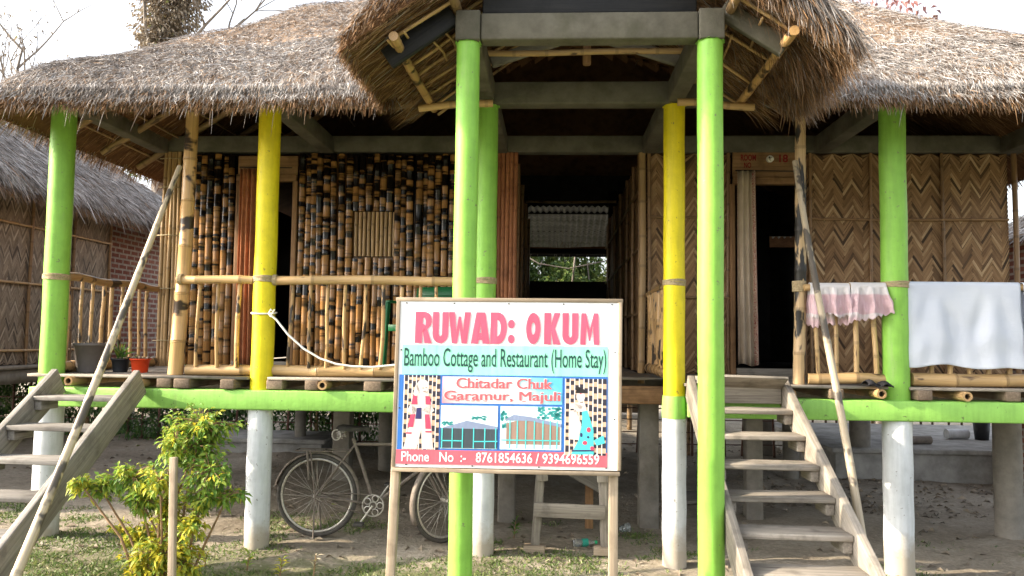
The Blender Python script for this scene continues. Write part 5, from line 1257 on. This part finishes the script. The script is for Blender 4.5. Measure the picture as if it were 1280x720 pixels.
# vine and thin pole across the passage view
b = MB(); b.tube([(-.8, 16, 3.5), (-.3, 16, 3.2), (.3, 16, 3.1), (1.2, 16, 3.3)], .014, 6); b.tube([(.3, 16, 2.0), (.5, 16.1, 4)], .018, 6)
tag(b.build('dry_vine', M['bark'], None), 'pale dry vine strung across the shrubs behind the passage', 'vine')
b = MB(); b.box((.55, 18.6, 0), (2.2, 18.7, 3.15)); tag(b.build('mud_wall', plain('mud wall', (.22, .15, .09), .9, .25, 5, .4), None), 'brown mud wall seen through the passage behind the vine', 'wall')

# tin lean-to behind the cottage
k = NT('corrugated tin'); k.b.inputs['Metallic'].default_value = .55
M['tin'] = k.fin(k.ramp(k.noise(k.scaled(k.pos(), (1, 6, 6)), 2, 5, .6), [(.3, (.12, .125, .125)), (.65, (.31, .32, .32)), (.8, (.16, .13, .10))]), .5, .4)
ts = thing('tin_lean_to', (.2, 15.2, 0), 'corrugated tin lean-to roof on poles behind the passage', 'shed')
def tin(y0, z0, y1, z1, x0=-4.2, x1=4.6):
    b = MB(); n = 420; X = np.linspace(x0, x1, n); dz = .018*np.sin(X*2*math.pi/.105)
    V = np.concatenate([np.stack([X, X*0+y0, z0+dz], 1), np.stack([X, X*0+y1, z1+dz], 1)]); i = np.arange(n-1)
    b.add(V, quads=np.stack([i, i+1, i+1+n, i+n], 1)); o = b.build('tin_sheet', M['tin'], ts, smooth=True)
za = lambda py, Y: at(700, py, Y).z
tin(15.75, za(317, 15.75), 13.62, za(258, 13.62))
for y, pa, pb in ((15.7, 321, 310), (14.75, 290, 280), (13.9, 268, 250)):
    b = MB(); z0_, z1_ = za(pa, y), za(pb, y); b.bar((-4.2, y-.02, (z0_+z1_)/2), (4.6, y-.02, (z0_+z1_)/2), .05, z1_-z0_); b.build('purlin', M['black'], ts)
b = MB(); b.box((-4.2, 13.56, za(252, 13.56)), (4.6, 13.6, 5.4)); b.build('sky_block_board', M['shadedark'], cot)  # added dark board, blocks the sky above the passage end
for x in (-4.1, -1.0, 1.5, 4.4):
    b = MB(); b.bamboo((x, 15.65, -.1), (x, 15.65, 3.3), .05); b.build('pole', M['underb'], ts)

# neighbour hut on the left -------------------------------------------------
nh = thing('thatched_hut', (-9.5, 10.5, 0), 'grey thatched hut of woven bamboo and brick beside the left end', 'hut')
NX = -7.0
w1_ = weave('woven_wall', (NX, 6.8, 1.26), (0, 1, 0), 5.3, 2.3, nh, 'weaveg', p=.0135, q=.027, k=6, nrm=(1, 0, 0))
for y in (7.4, 8.8, 10.2, 11.15, 12.08): batten((NX+.03, y, 1.2), (NX+.03, y, 3.6), w1_, .022, 'wbat')
for z in (1.45, 2.33, 3.09): batten((NX+.035, 6.8, z), (NX+.035, 12.1, z), w1_, .018, 'split')
b = MB(); V = [(NX, 12.12, 1.0), (NX, 14.3, 1.0), (NX, 14.3, 3.55), (NX, 12.12, 3.55), (NX-.2, 12.12, 1.0), (NX-.2, 14.3, 1.0), (NX-.2, 14.3, 3.55), (NX-.2, 12.12, 3.55)]
b.add(V, quads=[(0, 1, 2, 3), (7, 6, 5, 4), (1, 5, 6, 2), (4, 0, 3, 7)], g=[(v[1]+v[0], v[2], 0) for v in V]); b.build('brick_wall', M['brick'], nh)
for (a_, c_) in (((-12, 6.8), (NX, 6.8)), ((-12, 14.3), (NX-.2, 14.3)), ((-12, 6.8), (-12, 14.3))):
    b = MB(); b.box((min(a_[0], c_[0])-.02, min(a_[1], c_[1])-.02, 1.2), (max(a_[0], c_[0])+.02, max(a_[1], c_[1])+.02, 3.5)); b.build('plain_wall', M['shadedark'], nh)
b = MB(); b.bar((NX+.06, 6.7, 1.23), (NX+.06, 14.3, 1.23), .12, .05); b.build('sill_board', M['stairw'], nh)
b = MB(); b.box((-12, 6.8, 1.02), (NX+.08, 14.3, 1.19)); b.build('floor_slab', M['stilt'], nh)
for y in (7.2, 9.2, 11.2, 13.2):
    for x in (-7.2, -9.5, -11.7):
        b = MB(); b.bar((x, y, -.1), (x, y, 1.05), .18, .18, (0, 1, 0)); b.build('stilt', M['stilt'], nh)
HX0, HX1, HY0, HY1 = -12.8, -6.50, 6.2, 14.9
def tH(x, y): return np.maximum(smin(smin(x-HX0, HX1-x), smin(y-HY0, HY1-y)), 0)
def hTop(x, y): t = tH(x, y); return 3.48+.78*t+.14*(1-np.exp(-t/.1))+lump(x, y)*.8
def hBot(x, y): return 3.40+.72*tH(x, y)
b = MB(); xs = np.linspace(HX0, HX1, 50); ys = np.linspace(HY0, HY1, 60)
sheet(b, hTop, xs, ys, lambda x, y: x > -99, .6); sheet(b, hBot, xs, ys, lambda x, y: x > -99, .15, True)
x, y = pts(80000, -9.8, HX1, 8.2, HY1); cover(b, hTop, x, y, .08, .18, .004, .008, .88, .16, .35, .16)
x, y = pts(5000, HX0, HX1, HY0, HY1); cover(b, hTop, x, y, .3, .5, .01, .02, .75, .14, .35, .12)
n = 7000; fringe(b, np.full(n, HX1), RNG.uniform(HY0, HY1, n), 1, 0, 3.36, 3.58, n, .06, .14, .45, .8)
n = 2000; fringe(b, RNG.uniform(HX0, HX1, n), np.full(n, HY0), 0, -1, 3.36, 3.58, n, .10, .22, .45, .8)
b.build('thatched_roof', M['thatch'], nh)

# brick outbuilding at the right edge
ob = thing('brick_outbuilding', (8, 10.5, 0), 'brick outbuilding with thatched eave just visible at the right edge', 'outbuilding')
b = MB(); V = [(5.60, 9.6, -.1), (9, 9.6, -.1), (9, 9.6, 3.0), (5.60, 9.6, 3.0), (5.60, 10.2, -.1), (9, 10.2, -.1), (9, 10.2, 3.0), (5.60, 10.2, 3.0)]
b.add(V, quads=[(0, 1, 2, 3), (4, 0, 3, 7), (1, 5, 6, 2), (5, 4, 7, 6)], g=[(v[0]+v[1], v[2], 0) for v in V]); b.build('wall', M['brick'], ob)
b = MB(); xs = np.linspace(5.45, 9.4, 14); ys = np.linspace(9.2, 11.0, 10); oT = lambda x, y: 2.95+.7*np.maximum(smin(smin(x-5.45, 9.4-x), smin(y-9.2, 11.0-y)), 0); sheet(b, oT, xs, ys, lambda x, y: x > 0, .6)
x, y = pts(3000, 5.45, 9.4, 9.2, 11.0); cover(b, oT, x, y, .2, .35, .008, .014, .8, .14, .35, .15); b.build('thatched_roof', M['thatch'], ob)

# trees ---------------------------------------------------------------------
def grow(b, p, d, L, r, depth, tips, spread=.5, up=.1):
    pts_ = [p]; q = Vector(p); dd = Vector(d).normalized()
    for i in range(5):
        dd = (dd+Vector((random.gauss(0, .10), random.gauss(0, .10), random.gauss(0, .08)+up*.2))).normalized(); q = q+dd*(L/5); pts_.append(q.copy())
    b.tube(pts_, [r*(1-.11*i) for i in range(6)], 7 if r > .02 else 5)
    tips.append(q.copy())
    if depth == 0: return
    for i in range(random.choice((2, 3))):
        k_ = random.choice((2, 3, 4, 5)); nd = (dd+Vector((random.gauss(0, spread), random.gauss(0, spread), random.gauss(0, spread*.6)+up))).normalized()
        grow(b, pts_[k_], nd, L*random.uniform(.55, .8), r*.52, depth-1, tips, spread, up)
def tree(name, x, y, h, r, label, mat, n, L, depth=3, lean=(0, 0, 1), spread=.5, clumps=None, t=.5, bf=.4):
    o = thing(name, (x, y, 0), label, 'tree'); b = MB(); tips = []
    d = Vector(lean).normalized(); top = Vector((x, y, -.1))+d*h
    b.tube([(x, y, -.1), Vector((x, y, 0))+d*h*.35, Vector((x, y, 0))+d*h*.7, top], [r*1.25, r, r*.85, r*.7], 10)
    for i in range(4): grow(b, Vector((x, y, 0))+d*h*random.uniform(.62, 1), (d+Vector((random.gauss(0, spread), random.gauss(0, spread*.6), .35))).normalized(), h*.32, r*bf, depth, tips, spread)
    b.build('trunk', M['bark'], o, smooth=True); b = MB()
    if clumps:
        for c, rr, m in clumps: clump(b, c, rr, m, L, L*.5, t, .2, .4, .25)
    if n:
        for tp in tips: clump(b, tp, (.3, .3, .25), max(2, n//len(tips)), L, L*.5, t, .2, .5, .1)
    b.build('crown', M[mat], o)
random.seed(21)
tree('bare_tree', -10.6, 15.0, 6.2, .12, 'nearly bare tree with thin branches against the white sky at left', 'dryleaf', 260, .09, 3, (.06, 0, 1), .55)
random.seed(5)
tree('vine_clad_tree', -8.2, 16.0, 7.6, .2, 'tree clad in dry brown leaves behind the left roof', 'dryleaf', 160, .10, 2, (.0, 0, 1), .5,
     [((-8.2+.1*math.sin(z*3), 16, z), (.62+.1*math.sin(z*2.3)+.10*(z-8),   .6, .5), 1900) for z in np.arange(7.2, 10.5, .45)], .5, .22)
random.seed(9)
tree('reddish_tree', 7.0, 17.5, 7.7, .12, 'thin tree with reddish leaves behind the right roof', 'redleaf', 1000, .15, 3, (-.03, 0, 1), .5)

GROUPS = {'wooden_stairs': 'wooden stairs up to the veranda', 'potted_plant': 'potted plants on the veranda', 'curtain': 'curtains in the doorways', 'bed_sheet': 'washing on the right railing',
          'pink_cloth': 'washing on the right railing', 'small_plant': 'small plants on the ground', 'lattice_fence': 'lattice fences behind the cottage', 'shrub': 'shrubs behind the cottage', 'concrete_platform': 'concrete platforms behind the stilts',
          'bare_tree': 'trees behind the roofs', 'vine_clad_tree': 'trees behind the roofs', 'reddish_tree': 'trees behind the roofs'}
for o in S.objects:
    if o.parent is None and o.name.split('.')[0] in GROUPS: o['group'] = GROUPS[o.name.split('.')[0]]
